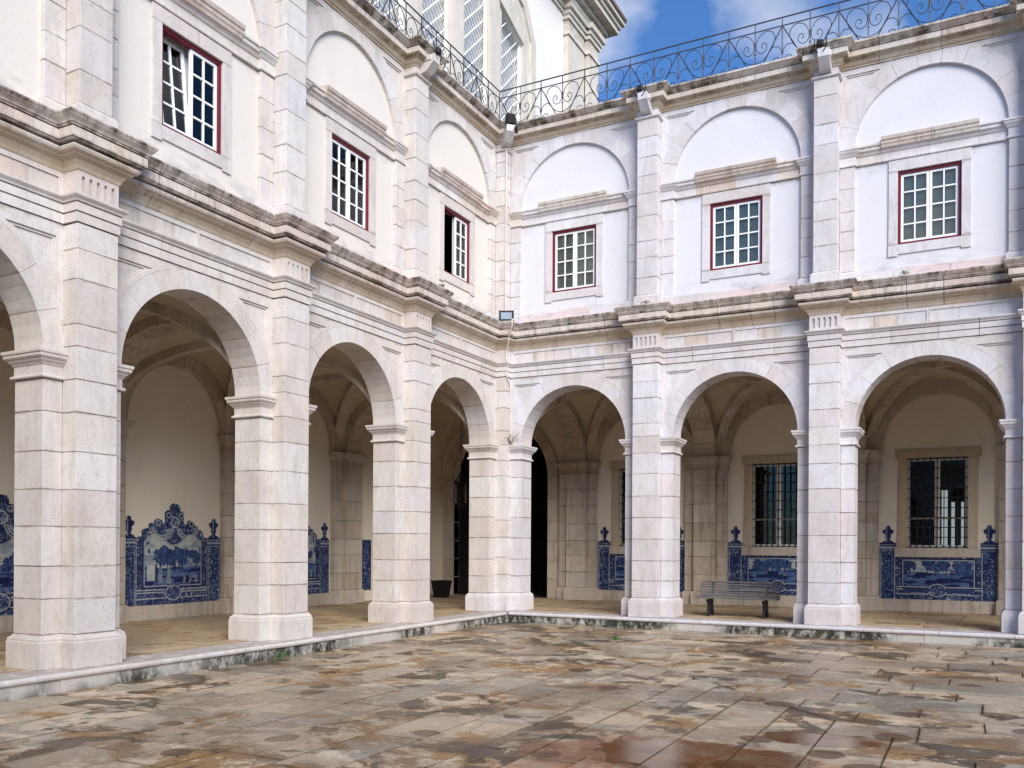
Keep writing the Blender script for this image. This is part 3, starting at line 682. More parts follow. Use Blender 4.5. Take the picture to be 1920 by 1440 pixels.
def spout(W, c, par_loc):
    """stone rain spout above an upper pilaster with a black projector lamp over it"""
    T = TT[W]
    g = Geo()
    sec = [(P2, 11.74), (P2 + .16, 11.78), (P2 + .36, 11.96), (P2 + .36, 12.12), (P2 + .30, 12.10), (P2 + .18, 12.03), (P2, 12.02)]
    g.prism(sec, c - .115, c + .115, lambda p, q, r: T(r, p, q))
    g.box((c - .14, P2 + .02, 12.03), (c + .02, P2 + .34, 12.16), T, .01); g.box((c + .02, P2 + .02, 11.98), (c + .14, P2 + .30, 12.10), T, .01)
    g.auto('rain_spout', ST[W], wing[W])
    return

def bay(W, c0, c1, k):
    """bay between pier centres c0 and c1 (c0 may be the corner)"""
    T = TT[W]; st = ST[W]; par = wing[W]
    e0 = (.579 if k == 0 else c0 + HB); e1 = c1 - HB; uc = (e0 + e1) / 2; a = (e1 - e0) / 2
    arch = sub('arch', W, T(uc, 0, ZC))
    voussoirs(W, arch, st, 'voussoir', uc, ZC, a, 1.41, .297, 9, -TH, 0.0)
    # backing wall above the arch
    pts = [(uc + (a + .28) * math.cos(t), ZC + 1.69 * math.sin(t)) for t in np.linspace(0, math.pi, 25)]
    lo = c0 + .30 if k else .2; hi = c1 - .30
    q = [p for p in pts if lo < p[0] < hi]
    poly = [(hi, 6.3), (hi, ZC + 1.69 * math.sqrt(max(0, 1 - ((hi - uc) / (a + .28)) ** 2)) if abs(hi - uc) < a + .28 else ZC)] + q + [(lo, ZC + 1.69 * math.sqrt(max(0, 1 - ((lo - uc) / (a + .28)) ** 2)) if abs(lo - uc) < a + .28 else ZC), (lo, 6.3)]
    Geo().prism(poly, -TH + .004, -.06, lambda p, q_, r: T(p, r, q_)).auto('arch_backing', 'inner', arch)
    s0 = (P_ if k == 0 else c0 + HW); s1 = c1 - HW
    spandrels(W, arch, st, s0, s1, uc, ZC, a, 1.41, .297, ZA, -.3, 0.0, ZC, .10 if k else .10, .17)
    # strips of ring-side stone between ring and pilaster are covered by the spandrels
    # architrave / frieze / cornice runs in separate stones
    def cuts(n, j):
        L_ = [s0] + [s0 + (s1 - s0) * (i + 1) / n + jit(j) for i in range(n - 1)] + [s1]; return list(zip(L_, L_[1:]))
    cc = cuts(4, .2)
    for i, (x0, x1) in enumerate(cc): run(W, 'architrave_stone', st, PROF_ARCH, x0, x1, i == 0, i == len(cc) - 1, par)
    cc = cuts(5, .12)
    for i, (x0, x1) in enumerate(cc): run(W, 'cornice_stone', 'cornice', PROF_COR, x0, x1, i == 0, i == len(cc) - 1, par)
    # frieze with two sunken panels
    hs_ = []; md = (s0 + s1) / 2
    for x0, x1 in ((s0 + .07, md - .03), (md + .03, s1 - .07)):
        fl_, fr_ = (s0 + .002 if x0 < md - .1 else md + .002), (s1 - .002 if x1 > md + .1 else md - .002); fr = [(fl_, 6.282), (fr_, 6.282), (fr_, 6.61), (fl_, 6.61)]
        hl = [(x0, 6.30), (x1, 6.30), (x1, 6.535), (x0, 6.535)]
        g = Geo().prism(fr, -.2, -.001 + jit(.001), lambda p, q_, r: T(p, r, q_), [hl]); 
        n = 3; xs = [x0] + [x0 + (x1 - x0) * (i + 1) / n + jit(.1) for i in range(n - 1)] + [x1]
        g.auto('frieze_frame', st, par)
        for p0, p1 in zip(xs, xs[1:]): Geo().box((p0 + .002, -.2, 6.30), (p1 - .002, -.022 + jit(.002), 6.535), T).auto('frieze_stone', 'cornice' if rnd.random() < .2 else st, par)
    # ---------------- upper storey
    f0 = (.50 if k == 0 else c0 + HB2); f1 = c1 - HB2; fc = (f0 + f1) / 2; fa = (f1 - f0) / 2
    ua = sub('blind_arch', W, T(fc, QP, ZCU))
    voussoirs(W, ua, st, 'upper_voussoir', fc, ZCU, fa, 1.44, .335, 11, -.35, Q2, ZK0 + .015)
    x0 = P2 if k == 0 else c0 + HW2; x1 = c1 - HW2
    spandrels(W, ua, st, x0, x1, fc, ZCU, fa, 1.44, .335, ZK0 + .02, -.35, Q2 - .002, ZCU, .11, .14)
    lun = [(fc + (fa + .1) * math.cos(t), ZCU + 1.54 * math.sin(t)) for t in np.linspace(0, math.pi, 30)]
    Geo().prism([(f0 - .1, 10.0)] + lun[::-1] + [(f1 + .1, 10.0)], -.5, QP, lambda p, q_, r: T(p, r, q_)).auto('lunette_plaster', PL[W], ua)
    hole = [(fc - .70, 7.9), (fc + .70, 7.9), (fc + .70, 9.70), (fc - .70, 9.70)]
    Geo().prism([(f0 - .1, 7.2), (f1 + .1, 7.2), (f1 + .1, 10.02), (f0 - .1, 10.02)], -.4, QP, lambda p, q_, r: T(p, r, q_), [hole]).auto('plaster_wall', PL[W], par)
    # low band of bare render above the cornice
    xs = [f0 + .05, f0 + .05 + (f1 - f0) * .34, f0 + .05 + (f1 - f0) * .62, f1 - .05]
    for j_, (p0, p1) in enumerate(zip(xs, xs[1:])):
        Geo().box((p0 + .003, -.3, 7.2), (p1 - .003, QP + .022 + jit(.004), (7.52 if W == 'R' else 7.44) + jit(.04)), T, .004).auto('base_band_stone', 'pinkband' if (W == 'R' and j_ != (2 if k == 0 else 0)) else st, par)
    # string course with window hood
    prs = [(-.02, ZS0 + .0), (.03, ZS0 + .004), (.035, ZS0 + .03), (.008, ZS0 + .045), (.004, ZS0 + .18), (.03, ZS0 + .20), (.05, ZS0 + .24), (.09, ZS0 + .27), (.09, ZS0 + .33), (.12, ZS0 + .345), (.12, ZS0 + .385), (-.02, ZS0 + .40)]
    hood = [(-.02, ZS0 + .265), (.10, ZS0 + .27), (.115, ZS0 + .32), (.135, ZS0 + .345), (.14, ZS0 + .39), (.165, ZS0 + .41), (.175, ZS0 + .45), (.18, ZS0 + .475), (-.02, ZS0 + .50)]
    oo = lambda d: QP + d
    hw_ = .92
    for p0, p1 in ((f0 + .0, fc - hw_), (fc - hw_, fc), (fc, fc + hw_), (fc + hw_, f1)):
        if p1 - p0 < .05: continue
        dd = jit(.003)
        Geo().sweep([lambda d: (p0 + .002, QP + .02 + d + dd), lambda d: (p1 - .002, QP + .02 + d + dd)], prs, T).auto('string_course_stone', st if rnd.random() < .7 else 'cornice', par)
    for p0, p1 in ((fc - hw_, fc + .1), (fc + .1, fc + hw_)):
        Geo().sweep([lambda d: (p0 + .002, QP + .025 + d), lambda d: (p1 - .002, QP + .025 + d)], hood, T).auto('window_hood_stone', 'rust' if (W == 'L' or k == 1) else 'cornice', par)
    stt = 'closed'
    if W == 'L' and k == 0: stt = 'open'
    if W == 'L' and k == 2: stt = 'tilt'
    upper_window(W, fc, par, 'blind' if W == 'R' else 'blindL', stt)
    # top cornice
    s0 = (P2 if k == 0 else c0 + HW2); s1 = c1 - HW2
    n = 5; L_ = [s0] + [s0 + (s1 - s0) * (i + 1) / n + jit(.15) for i in range(n - 1)] + [s1]
    cs = list(zip(L_, L_[1:]))
    for i, (p0, p1) in enumerate(cs):
        dd = jit(.003)
        q0, q1 = i == 0, i == n - 1
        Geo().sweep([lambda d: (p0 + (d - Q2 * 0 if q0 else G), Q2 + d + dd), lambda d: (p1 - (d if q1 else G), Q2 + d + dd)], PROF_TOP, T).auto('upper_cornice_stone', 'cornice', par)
    # ---------------- gallery behind
    gb = sub('gallery_bay', W, T(uc, -GD / 2, 0))
    bc = (c0 + c1) / 2 if k else c1 / 2
    m0 = (c0 if k else 0) + .31; m1 = c1 - .31; vc = (m0 + m1) / 2; hu = (m1 - m0) / 2
    vault_bay(W, vc, hu, gb)
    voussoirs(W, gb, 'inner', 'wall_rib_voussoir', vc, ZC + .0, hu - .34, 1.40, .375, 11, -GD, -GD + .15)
    if W == 'R':
        hl = [(vc - .75, 1.6), (vc + .75, 1.6), (vc + .75, 4.05), (vc - .75, 4.05)]
        Geo().prism([(m0 - .35, 0), (m1 + .35, 0), (m1 + .35, 6.3), (m0 - .35, 6.3)], -GD - .3, -GD, lambda p, q_, r: T(p, r, q_), [hl]).auto('plaster_wall', 'plasterI', gb)
        grille_window(W, vc, k == 2)
    else:
        Geo().box((m0 - .35, -GD - .3, 0), (m1 + .35, -GD, 6.3), T).auto('plaster_wall', 'plasterI', gb)
    xs = [m0 + .28, m0 + .28 + (m1 - m0 - .56) * .38, m0 + .28 + (m1 - m0 - .56) * .7, m1 - .28]
    for p0, p1 in zip(xs, xs[1:]): Geo().box((p0 + .003, -GD, 0), (p1 - .003, -GD + .04, .315), T, .004).auto('plinth_stone', 'inner', gb)

for W in 'RL':
    cs = PIERS[W]
    for c in cs:
        pier(W, c)
    prev = 0.0
    for k, c in enumerate(cs): bay(W, prev, c, k); prev = c
    for k, c in enumerate([0.0] + cs):
        o = sub('gallery_pilaster', W, TT[W](c, -GD, 0)); inner_pilaster(W, c, o); transverse(W, c, o)
    for c in cs: spout(W, c, None)

# corner pier (belongs to the right wing)
cp = sub('corner_pier', 'R', (0, 0, 0))
idT = lambda x, y, z: (x, y, z)
g = Geo(); g.box((-.57, .014, 0), (.565, .57, ZC)); g.box((-.57, -.565, 0), (-.012, .1, ZC)); g.box((0, -P_ + .012, 0), (P_ - .012, 0.1, 6.3)); g.box((-.4, -.2, ZC), (.2, .4, 6.3)); g.auto('pier_core', 'mortar', cp)
cs_ = [COURSES[0]] + [z + jit(.03) for z in COURSES[1:-1]] + [COURSES[-1]]
for z0, z1 in zip(cs_, cs_[1:]):
    Geo().box((P_, .0 + jit(.002), z0 + G), (.579, TH, z1 - G), idT, .004).auto('pier_stone', 'stoneR', cp)
    Geo().box((-TH, -.579, z0 + G), (0, -P_, z1 - G), idT, .004).auto('pier_stone', 'stoneL', cp)
ac = [COURSES[0]] + [z + jit(.05) for z in COURSES[1:] + COURSES_UP[:-1]] + [ZA]
for z0, z1 in zip(ac, ac[1:]): Geo().box((-.02, -P_, z0 + G), (P_, .02, z1 - G), idT, .004).auto('pilaster_stone', 'stoneL', cp)
pth = [lambda d: (-TH - d, -.579 - d), lambda d: (d, -.579 - d), lambda d: (d, -P_ - d), lambda d: (P_ + d, -P_ - d), lambda d: (P_ + d, -d), lambda d: (.579 + d, -d), lambda d: (.579 + d, TH + d)]
Geo().sweep(pth, PROF_BASE, idT, False).auto('plinth', 'stoneR', cp)
Geo().sweep([lambda d: (P_, -d), lambda d: (.579 + d, -d), lambda d: (.579 + d, TH + d)], PROF_IMP, idT).auto('impost', 'stoneR', cp)
Geo().sweep([lambda d: (d, -P_), lambda d: (d, -.579 - d), lambda d: (-TH - d, -.579 - d)], PROF_IMP, idT).auto('impost', 'stoneL', cp)
g = Geo(); g.box((0.01, 0.0, ZI0), (.578, TH, ZC)); g.box((-TH, -.578, ZI0), (0, -.01, ZC)); g.auto('impost_block', 'stoneR', cp)
def corner_res(name, mat, prof, p, o0=0.0):
    Geo().sweep([lambda d: (o0 + d, -(p + d)), lambda d: (p + d, -(p + d)), lambda d: (p + d, -(o0 + d))], [q for q in prof if q[0] > -.15], idT, False).auto(name, mat, cp)
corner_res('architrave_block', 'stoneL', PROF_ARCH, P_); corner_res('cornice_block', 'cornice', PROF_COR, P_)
g = Geo(); g.box((0, -P_, 6.28), (P_, 0, 6.61))
for x in (.07, .14, .21): g.box((x - .02, -P_ - .006, 6.32), (x - .012, -P_, 6.53)); g.box((x + .012, -P_ - .006, 6.32), (x + .02, -P_, 6.53))
g.auto('fluted_frieze_block', 'stoneL', cp)
# upper corner
g = Geo(); g.box((.0, -.30, ZU0), (P2 - .012, .06, ZK0)) if 0 else None
g.box((-.4, -P2 + .012, ZU0), (P2 - .012, .4, ZK0)); g.auto('pier_core', 'mortar', cp)
zs = [7.54]
while zs[-1] < ZR - .6: zs.append(zs[-1] + .45 + jit(.1))
zs.append(ZR)
for z0, z1 in zip(zs, zs[1:]):
    Geo().box((-.06, -P2, z0 + G), (P2, .06, z1 - G), idT, .004).auto('upper_pilaster_stone', 'stoneL', cp)
    if z0 < ZS0 - .1:
        z2 = min(z1, ZS0)
        Geo().box((P2 + .001, .06, z0 + G), (.50, .4, z2 - G), idT, .004).auto('upper_pier_stone', 'stoneR', cp); Geo().box((-.4, -.50, z0 + G), (-.06, -P2 - .001, z2 - G), idT, .004).auto('upper_pier_stone', 'stoneL', cp)
Geo().sweep([lambda d: (-.25, -.50 - d), lambda d: (-.06 + d, -.50 - d), lambda d: (-.06 + d, -P2 - d), lambda d: (P2 + d, -P2 - d), lambda d: (P2 + d, .06 - d), lambda d: (.50 + d, .06 - d), lambda d: (.50 + d, .25)], PROF_UB, idT, False).auto('upper_plinth', 'stoneR', cp)
Geo().sweep([lambda d: (-.06, -P2 - d), lambda d: (P2 + d, -P2 - d), lambda d: (P2 + d, .06)], [(-.02, ZR), (.02, ZR + .002), (.045, ZR + .02), (.05, ZR + .05), (-.02, ZR + .06)], idT, False).auto('neck_ring', 'stoneL', cp)
Geo().box((-.06, -P2 + .002, ZR + .05), (P2 - .002, .06, ZK0 + .02)).auto('upper_pilaster_stone', 'stoneL', cp)
Geo().sweep([lambda d: (P2, .06 - d), lambda d: (.50 + d, .06 - d), lambda d: (.50 + d, .2)], PROF_US, idT).auto('upper_impost', 'cornice', cp)
Geo().sweep([lambda d: (-.06 + d, -P2), lambda d: (-.06 + d, -.50 - d), lambda d: (-.2, -.50 - d)], PROF_US, idT).auto('upper_impost', 'cornice', cp)
g = Geo(); g.box((P2, .062, ZS0), (.499, .4, ZS1)); g.box((-.4, -.499, ZS0), (-.062, -P2, ZS1)); g.auto('impost_block', 'stoneR', cp)
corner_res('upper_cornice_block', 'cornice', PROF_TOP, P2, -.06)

# corner bay of the gallery
cb = sub('corner_bay', 'R', (-2.8, 2.8, 0))
vs = []; fs = []; n = 20; ss = [math.sin(x) for x in np.linspace(-math.pi / 2, math.pi / 2, n + 1)]
cx_, hh_ = -(TH + GD) / 2, (GD - TH) / 2
cx0, hx0 = (-.31 - GD) / 2, (GD - .31) / 2
for a in ss:
    for b in ss: vs.append((cx0 + a * hx0, -cx0 + b * hx0, ZC + cell_h(a, b, 1.76)))
for i in range(n):
    for j in range(n): k = i * (n + 1) + j; fs.append((k, k + 1, k + n + 2, k + n + 1))
Geo().add(vs, fs).auto('vault_web', 'vault', cb)
# arched dark portal in the back wall, doorway in the side wall
ar = [(-2.80 + 1.75 * math.cos(t), 3.8 + 1.75 * math.sin(t)) for t in np.linspace(0, math.pi, 25)]
YZ = lambda p, q, r: (p, r, q)
Geo().prism([(-GD - .3, 0), (-4.55, 0)] + ar[::-1] + [(-1.05, 0), (-.3, 0), (-.3, 6.3), (-GD - .3, 6.3)], GD, GD + .3, YZ).auto('plaster_wall', 'plasterI', cb)
for i in range(13):
    t0, t1 = math.pi * i / 13 + .003, math.pi * (i + 1) / 13 - .003; r0, r1 = 1.75, 2.08
    pl = [(-2.80 + r0 * math.cos(t), 3.8 + r0 * math.sin(t)) for t in np.linspace(t0, t1, 4)] + [(-2.80 + r1 * math.cos(t), 3.8 + r1 * math.sin(t)) for t in np.linspace(t1, t0, 4)]
    Geo().prism(pl, GD - .12, GD + .3, YZ).auto('portal_voussoir', 'inner', cb)
for s, x in ((-1, -4.55), (1, -1.05)):
    for z0, z1 in zip((0, .6, 1.2, 1.8, 2.4, 3.1), (.6, 1.2, 1.8, 2.4, 3.1, 3.8)):
        Geo().box((x, GD - .12, z0 + G), (x + s * .33, GD + .3, z1 - G), idT, .005).auto('portal_stone', 'inner', cb)
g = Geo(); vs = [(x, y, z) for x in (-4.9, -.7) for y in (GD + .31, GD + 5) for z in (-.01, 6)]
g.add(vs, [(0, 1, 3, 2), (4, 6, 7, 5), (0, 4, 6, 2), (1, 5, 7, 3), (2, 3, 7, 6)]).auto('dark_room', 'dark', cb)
XZ = lambda p, q, r: (r, p, q)
Geo().prism([(.3, 0), (1.35, 0), (1.35, 3.5), (3.9, 3.5), (3.9, 0), (GD + .3, 0), (GD + .3, 6.3), (.3, 6.3)], -GD - .3, -GD, XZ).auto('plaster_wall', 'plasterI', cb)
Geo().prism([(1.3, 0), (1.5, 0), (1.5, 3.42), (3.75, 3.42), (3.75, 0), (3.95, 0), (3.95, 3.6), (1.3, 3.6)], -GD - .25, -GD + .04, XZ).auto('door_surround', 'ochre', cb)
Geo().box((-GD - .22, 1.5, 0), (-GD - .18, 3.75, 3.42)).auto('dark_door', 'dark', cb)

# the two far wings of the court (behind the viewer), plain but complete enough to close the square
def plain_wing(loc, T, L_, label):
    root = thing('cloister_wing', loc, label, 'building')
    cs = [2 + 4 * i for i in range(int(L_ // 4))]
    holes = [[(c - 1.4, .0)] + [(c + 1.4 * math.cos(t), 4.2 + 1.41 * math.sin(t)) for t in np.linspace(math.pi, 0, 13)] + [(c + 1.4, .0)] for c in cs]
    outer = [(0, 0)]
    for h in holes: outer += h
    outer += [(L_, 0), (L_, 7), (0, 7)]
    Geo().prism(outer, -.59, 0, T).obj('arcade_wall', 'stoneR', root)
    wh = [[(c - .6, 8.0), (c + .6, 8.0), (c + .6, 9.54), (c - .6, 9.54)] for c in cs]
    Geo().prism([(0, 7), (L_, 7), (L_, 12.3), (0, 12.3)], -.5, -.1, T, wh).obj('upper_wall', 'plasterL', root)
    for c in cs:
        Geo().box((c - .62, 8, -.3), (c + .62, 9.56, -.28), T).obj('window', 'blind', root)
        Geo().box((c + 2 - .31, 0, 0), (c + 2 + .31, 7, .28), T).obj('pilaster', 'stoneR', root)
        Geo().box((c + 2 - .25, 7, -.1), (c + 2 + .25, 12, .22), T).obj('pilaster', 'stoneR', root)
    for z0, z1, e in ((5.95, 6.3, .06), (6.65, 7.2, .32), (11.9, 12.3, .28)): Geo().box((0, z0, -.1), (L_, z1, e), T).obj('cornice', 'cornice', root)
    Geo().box((0, 0, -5.3), (L_, 12.2, -5.05), T).obj('rear_wall', 'plasterI', root); Geo().box((0, 6.1, -5.2), (L_, 6.5, -.5), T).obj('gallery_ceiling', 'vault', root)
    Geo().box((0, -.4, -5.2), (L_, 0, .45), T).obj('step', 'stoneR', root); Geo().box((0, 12.1, -8), (L_, 12.3, 0), T).obj('terrace_slab', 'church', root)
plain_wing((18, -35, 0), lambda p, q, r: (p, -35 + r, q), 36.0, 'plain arcade wing closing the court behind the viewer, opposite the three upper windows')
plain_wing((36, -18, 0), lambda p, q, r: (36 - r, -p, q), 35.0, 'plain arcade wing on the far right outside the photo, facing the left wing')
# end walls of the galleries, roof terrace slab, back walls above
for W in 'RL':
    T = TT[W]; e = PIERS[W][-1] + .6
    Geo().box((e, -GD - .3, -.25), (e + .3, P_, 12.3), T).auto('end_wall', PL[W], wing[W])
    g = Geo(); g.box((-GD - .3 if W == 'R' else .0, -GD - .3, 12.05), (e + .3, Q2 - .2, 12.3), T); g.auto('terrace_slab', 'church', wing[W])
    Geo().box((-GD - .3 if W == 'R' else 0, -GD - .34, 6.25), (e, -GD - .28, 12.2), T).auto('rear_wall', PL[W], wing[W])
    Geo().box((.5, -GD - .2, 6.28), (e, -.6, 7.0), T).auto('floor_fill', 'mortar', wing[W])
g = Geo(); g.box((-GD - .3, -.5, 6.28), (-.6, GD + .2, 7.0)); g.auto('floor_fill', 'mortar', wing['R'])

# ------------------------------------------------------------------ steps
for W in 'RL':
    T = TT[W]; par = wing[W]; u = .50; i = 0; end = PIERS[W][-1] + .9
    stp = sub('edge_step', W, T(8, .5, -.25))
    pr = [(-.62, -.004), (0.0, -.004), (.012, -.008), (.024, -.022), (.03, -.045), (.024, -.068), (.012, -.082), (0, -.088), (-.62, -.088)]
    while u < end:
        L_ = rnd.uniform(1.1, 2.1); v = min(end, u + L_); dd = jit(.004); dz = jit(.003)
        first = i == 0
        Geo().sweep([lambda d: (u + (d if first else .004), .47 + d + dd), lambda d: (v - .004, .47 + d + dd)], [(a, b + dz) for a, b in pr], T).auto('nosing_stone', ST[W], stp)
        u = v; i += 1
    u = .44
    while u < end:
        v = min(end, u + rnd.uniform(.7, 1.6)); Geo().box((u + .003, -.1, -.26), (v - .003, .455 + jit(.006), -.088), T).auto('riser_stone', 'riser', stp); u = v

# ------------------------------------------------------------------ floors
ground = setp(Geo().box((-80, -90, -.40), (90, 80, -.275)).obj('ground', 'mortar'), kind='structure')
gallery = {}
for W in 'RL':
    T = TT[W]; lo = -GD - .3 if W == 'R' else .0
    gal = setp(Geo().box((lo, -GD - .25, -.24), (PIERS[W][-1] + .6, -.12, -.012), T).obj('gallery_floor', 'mortar'), kind='structure')
    o = -.16 if W == 'R' else -.16; row = 0
    while o > -GD - .1:
        wd = rnd.uniform(.5, .72); o2 = max(-GD - .1, o - wd)
        u = (lo + .3 if W == 'R' else -(.0)) + rnd.uniform(-.3, 0) if W == 'R' else rnd.uniform(0, .1)
        u = max(u, lo)
        while u < PIERS[W][-1] + .5:
            v = min(PIERS[W][-1] + .55, u + rnd.uniform(.7, 1.5))
            Geo().box((u + .004, o2 + .004, -.05), (v - .004, o - .004, .0 + jit(.0015)), T, .004).auto('floor_slab', 'floor', gal)
            u = v
        o = o2
# courtyard paving: rows parallel to each wing, mitred on the diagonal from the corner
cells = []
def clip(poly, f):
    out_ = []
    for i in range(len(poly)):
        a, b = poly[i], poly[(i + 1) % len(poly)]; fa, fb = f(a), f(b)
        if fa >= 0: out_.append(a)
        if fa * fb < 0: t = fa / (fa - fb); out_.append((a[0] + (b[0] - a[0]) * t, a[1] + (b[1] - a[1]) * t))
    return out_
for side in 'LR':
    x = .47; r = 0
    while x < 19:
        wd = rnd.uniform(.50, .78); x2 = x + wd; y = .4 + rnd.uniform(0, .5) + x * .9; sk2 = 0
        while y < 19.5:
            y2 = y + rnd.uniform(.75, 1.7); ga, gb = rnd.uniform(.004, .013), rnd.uniform(.004, .013); sk = sk2; sk2 = jit(.03)
            # (x = distance from wing, y = distance along it)
            poly = [(x + ga, y + gb), (x2 - ga, y + gb + sk), (x2 - ga, y2 - gb + sk2), (x + ga, y2 - gb)]
            poly = clip(poly, lambda p: p[1] - p[0] - .006)
            if len(poly) > 2:
                q = [(p[0], -p[1]) if side == 'L' else (p[1], -p[0]) for p in poly]
                area = abs(sum(q[i][0] * q[(i + 1) % len(q)][1] - q[(i + 1) % len(q)][0] * q[i][1] for i in range(len(q)))) / 2
                if area > .02: cells.append(q)
            y = y2
        x = x2
camp = Vector((10.9, -19.7))
def vis(q):
    c = Vector((sum(p[0] for p in q) / len(q), sum(p[1] for p in q) / len(q))); d = c - camp; z = d.x * fw.x + d.y * fw.y; xx = d.x * rt.x + d.y * rt.y
    return z > 5.0 and abs(xx / z) < .64, z
vc_ = sorted([(vis(q)[1], i) for i, q in enumerate(cells) if vis(q)[0]]); near = set(i for _, i in vc_[:300])
rest = Geo()
def slab(g, q, dz, tilt):
    n = len(q); c = (sum(p[0] for p in q) / n, sum(p[1] for p in q) / n); ch = .008
    top = []
    for p in q:
        dx, dy = p[0] - c[0], p[1] - c[1]; L_ = math.hypot(dx, dy); s = max(0, 1 - ch / L_)
        top.append((c[0] + dx * s, c[1] + dy * s, -.25 + dz + tilt[0] * dx + tilt[1] * dy))
    mid = [(p[0], p[1], t[2] - .008) for p, t in zip(q, top)]; bot = [(p[0], p[1], -.29) for p in q]
    g.add(top + mid + bot, [tuple(range(n))] + [(i, (i + 1) % n, n + (i + 1) % n, n + i) for i in range(n)] + [(n + i, n + (i + 1) % n, 2 * n + (i + 1) % n, 2 * n + i) for i in range(n)])
for i, q in enumerate(cells):
    tl = (jit(.004), jit(.004)); dz = jit(.004)
    if i in near: g = Geo(); slab(g, q, dz, tl); g.auto('flagstone', 'flag', ground)
    else: slab(rest, q, dz, tl)
setp(rest.obj('flagstones', 'flag', ground), kind='stuff')

# ------------------------------------------------------------------ azulejo panels (colour attribute painted by hand-written functions)
def vnoise(x, y, seed):
    r = np.random.RandomState(seed); T_ = r.rand(64, 64)
    xi = np.floor(x).astype(int); yi = np.floor(y).astype(int); fx = x - xi; fy = y - yi; fx = fx * fx * (3 - 2 * fx); fy = fy * fy * (3 - 2 * fy)
    a = T_[xi % 64, yi % 64]; b = T_[(xi + 1) % 64, yi % 64]; c = T_[xi % 64, (yi + 1) % 64]; d = T_[(xi + 1) % 64, (yi + 1) % 64]
    return a * (1 - fx) * (1 - fy) + b * fx * (1 - fy) + c * (1 - fx) * fy + d * fx * fy
def azmat():
    m, t, b = new_mat('painted_glazed_tile'); a = t.nodes.new('ShaderNodeVertexColor'); a.layer_name = 'paint'
    t.links.new(a.outputs[0], b.inputs['Base Color']); b.inputs['Roughness'].default_value = .35; b.inputs['Specular IOR Level'].default_value = .3; return m
MATS['az'] = azmat()
def sstep(x, a, b): t = np.clip((x - a) / (b - a), 0, 1); return t * t * (3 - 2 * t)
def urn_r(z):   # half width of the finial at height z (0..0.45)
    P = [(0, .13), (.03, .13), (.06, .06), (.09, .035), (.12, .05), (.15, .075), (.18, .07), (.20, .055), (.23, .08), (.27, .125), (.31, .135), (.34, .12), (.36, .06), (.39, .05), (.42, .055), (.45, .02)]
    return np.interp(z, [p[0] for p in P], [p[1] for p in P], right=-1)
CREST = [(270, 480), (320, 470), (318, 415), (345, 398), (390, 385), (388, 345), (415, 335), (440, 350), (445, 310), (480, 290), (520, 308), (532, 345), (555, 335), (552, 225), (580, 200), (600, 205), (605, 155), (640, 130), (690, 138), (708, 170), (708, 205), (740, 215), (752, 250), (745, 310), (760, 345), (785, 350), (790, 310), (820, 298), (858, 320), (870, 355), (900, 355), (905, 390), (940, 405), (965, 430), (965, 475), (1010, 480)]
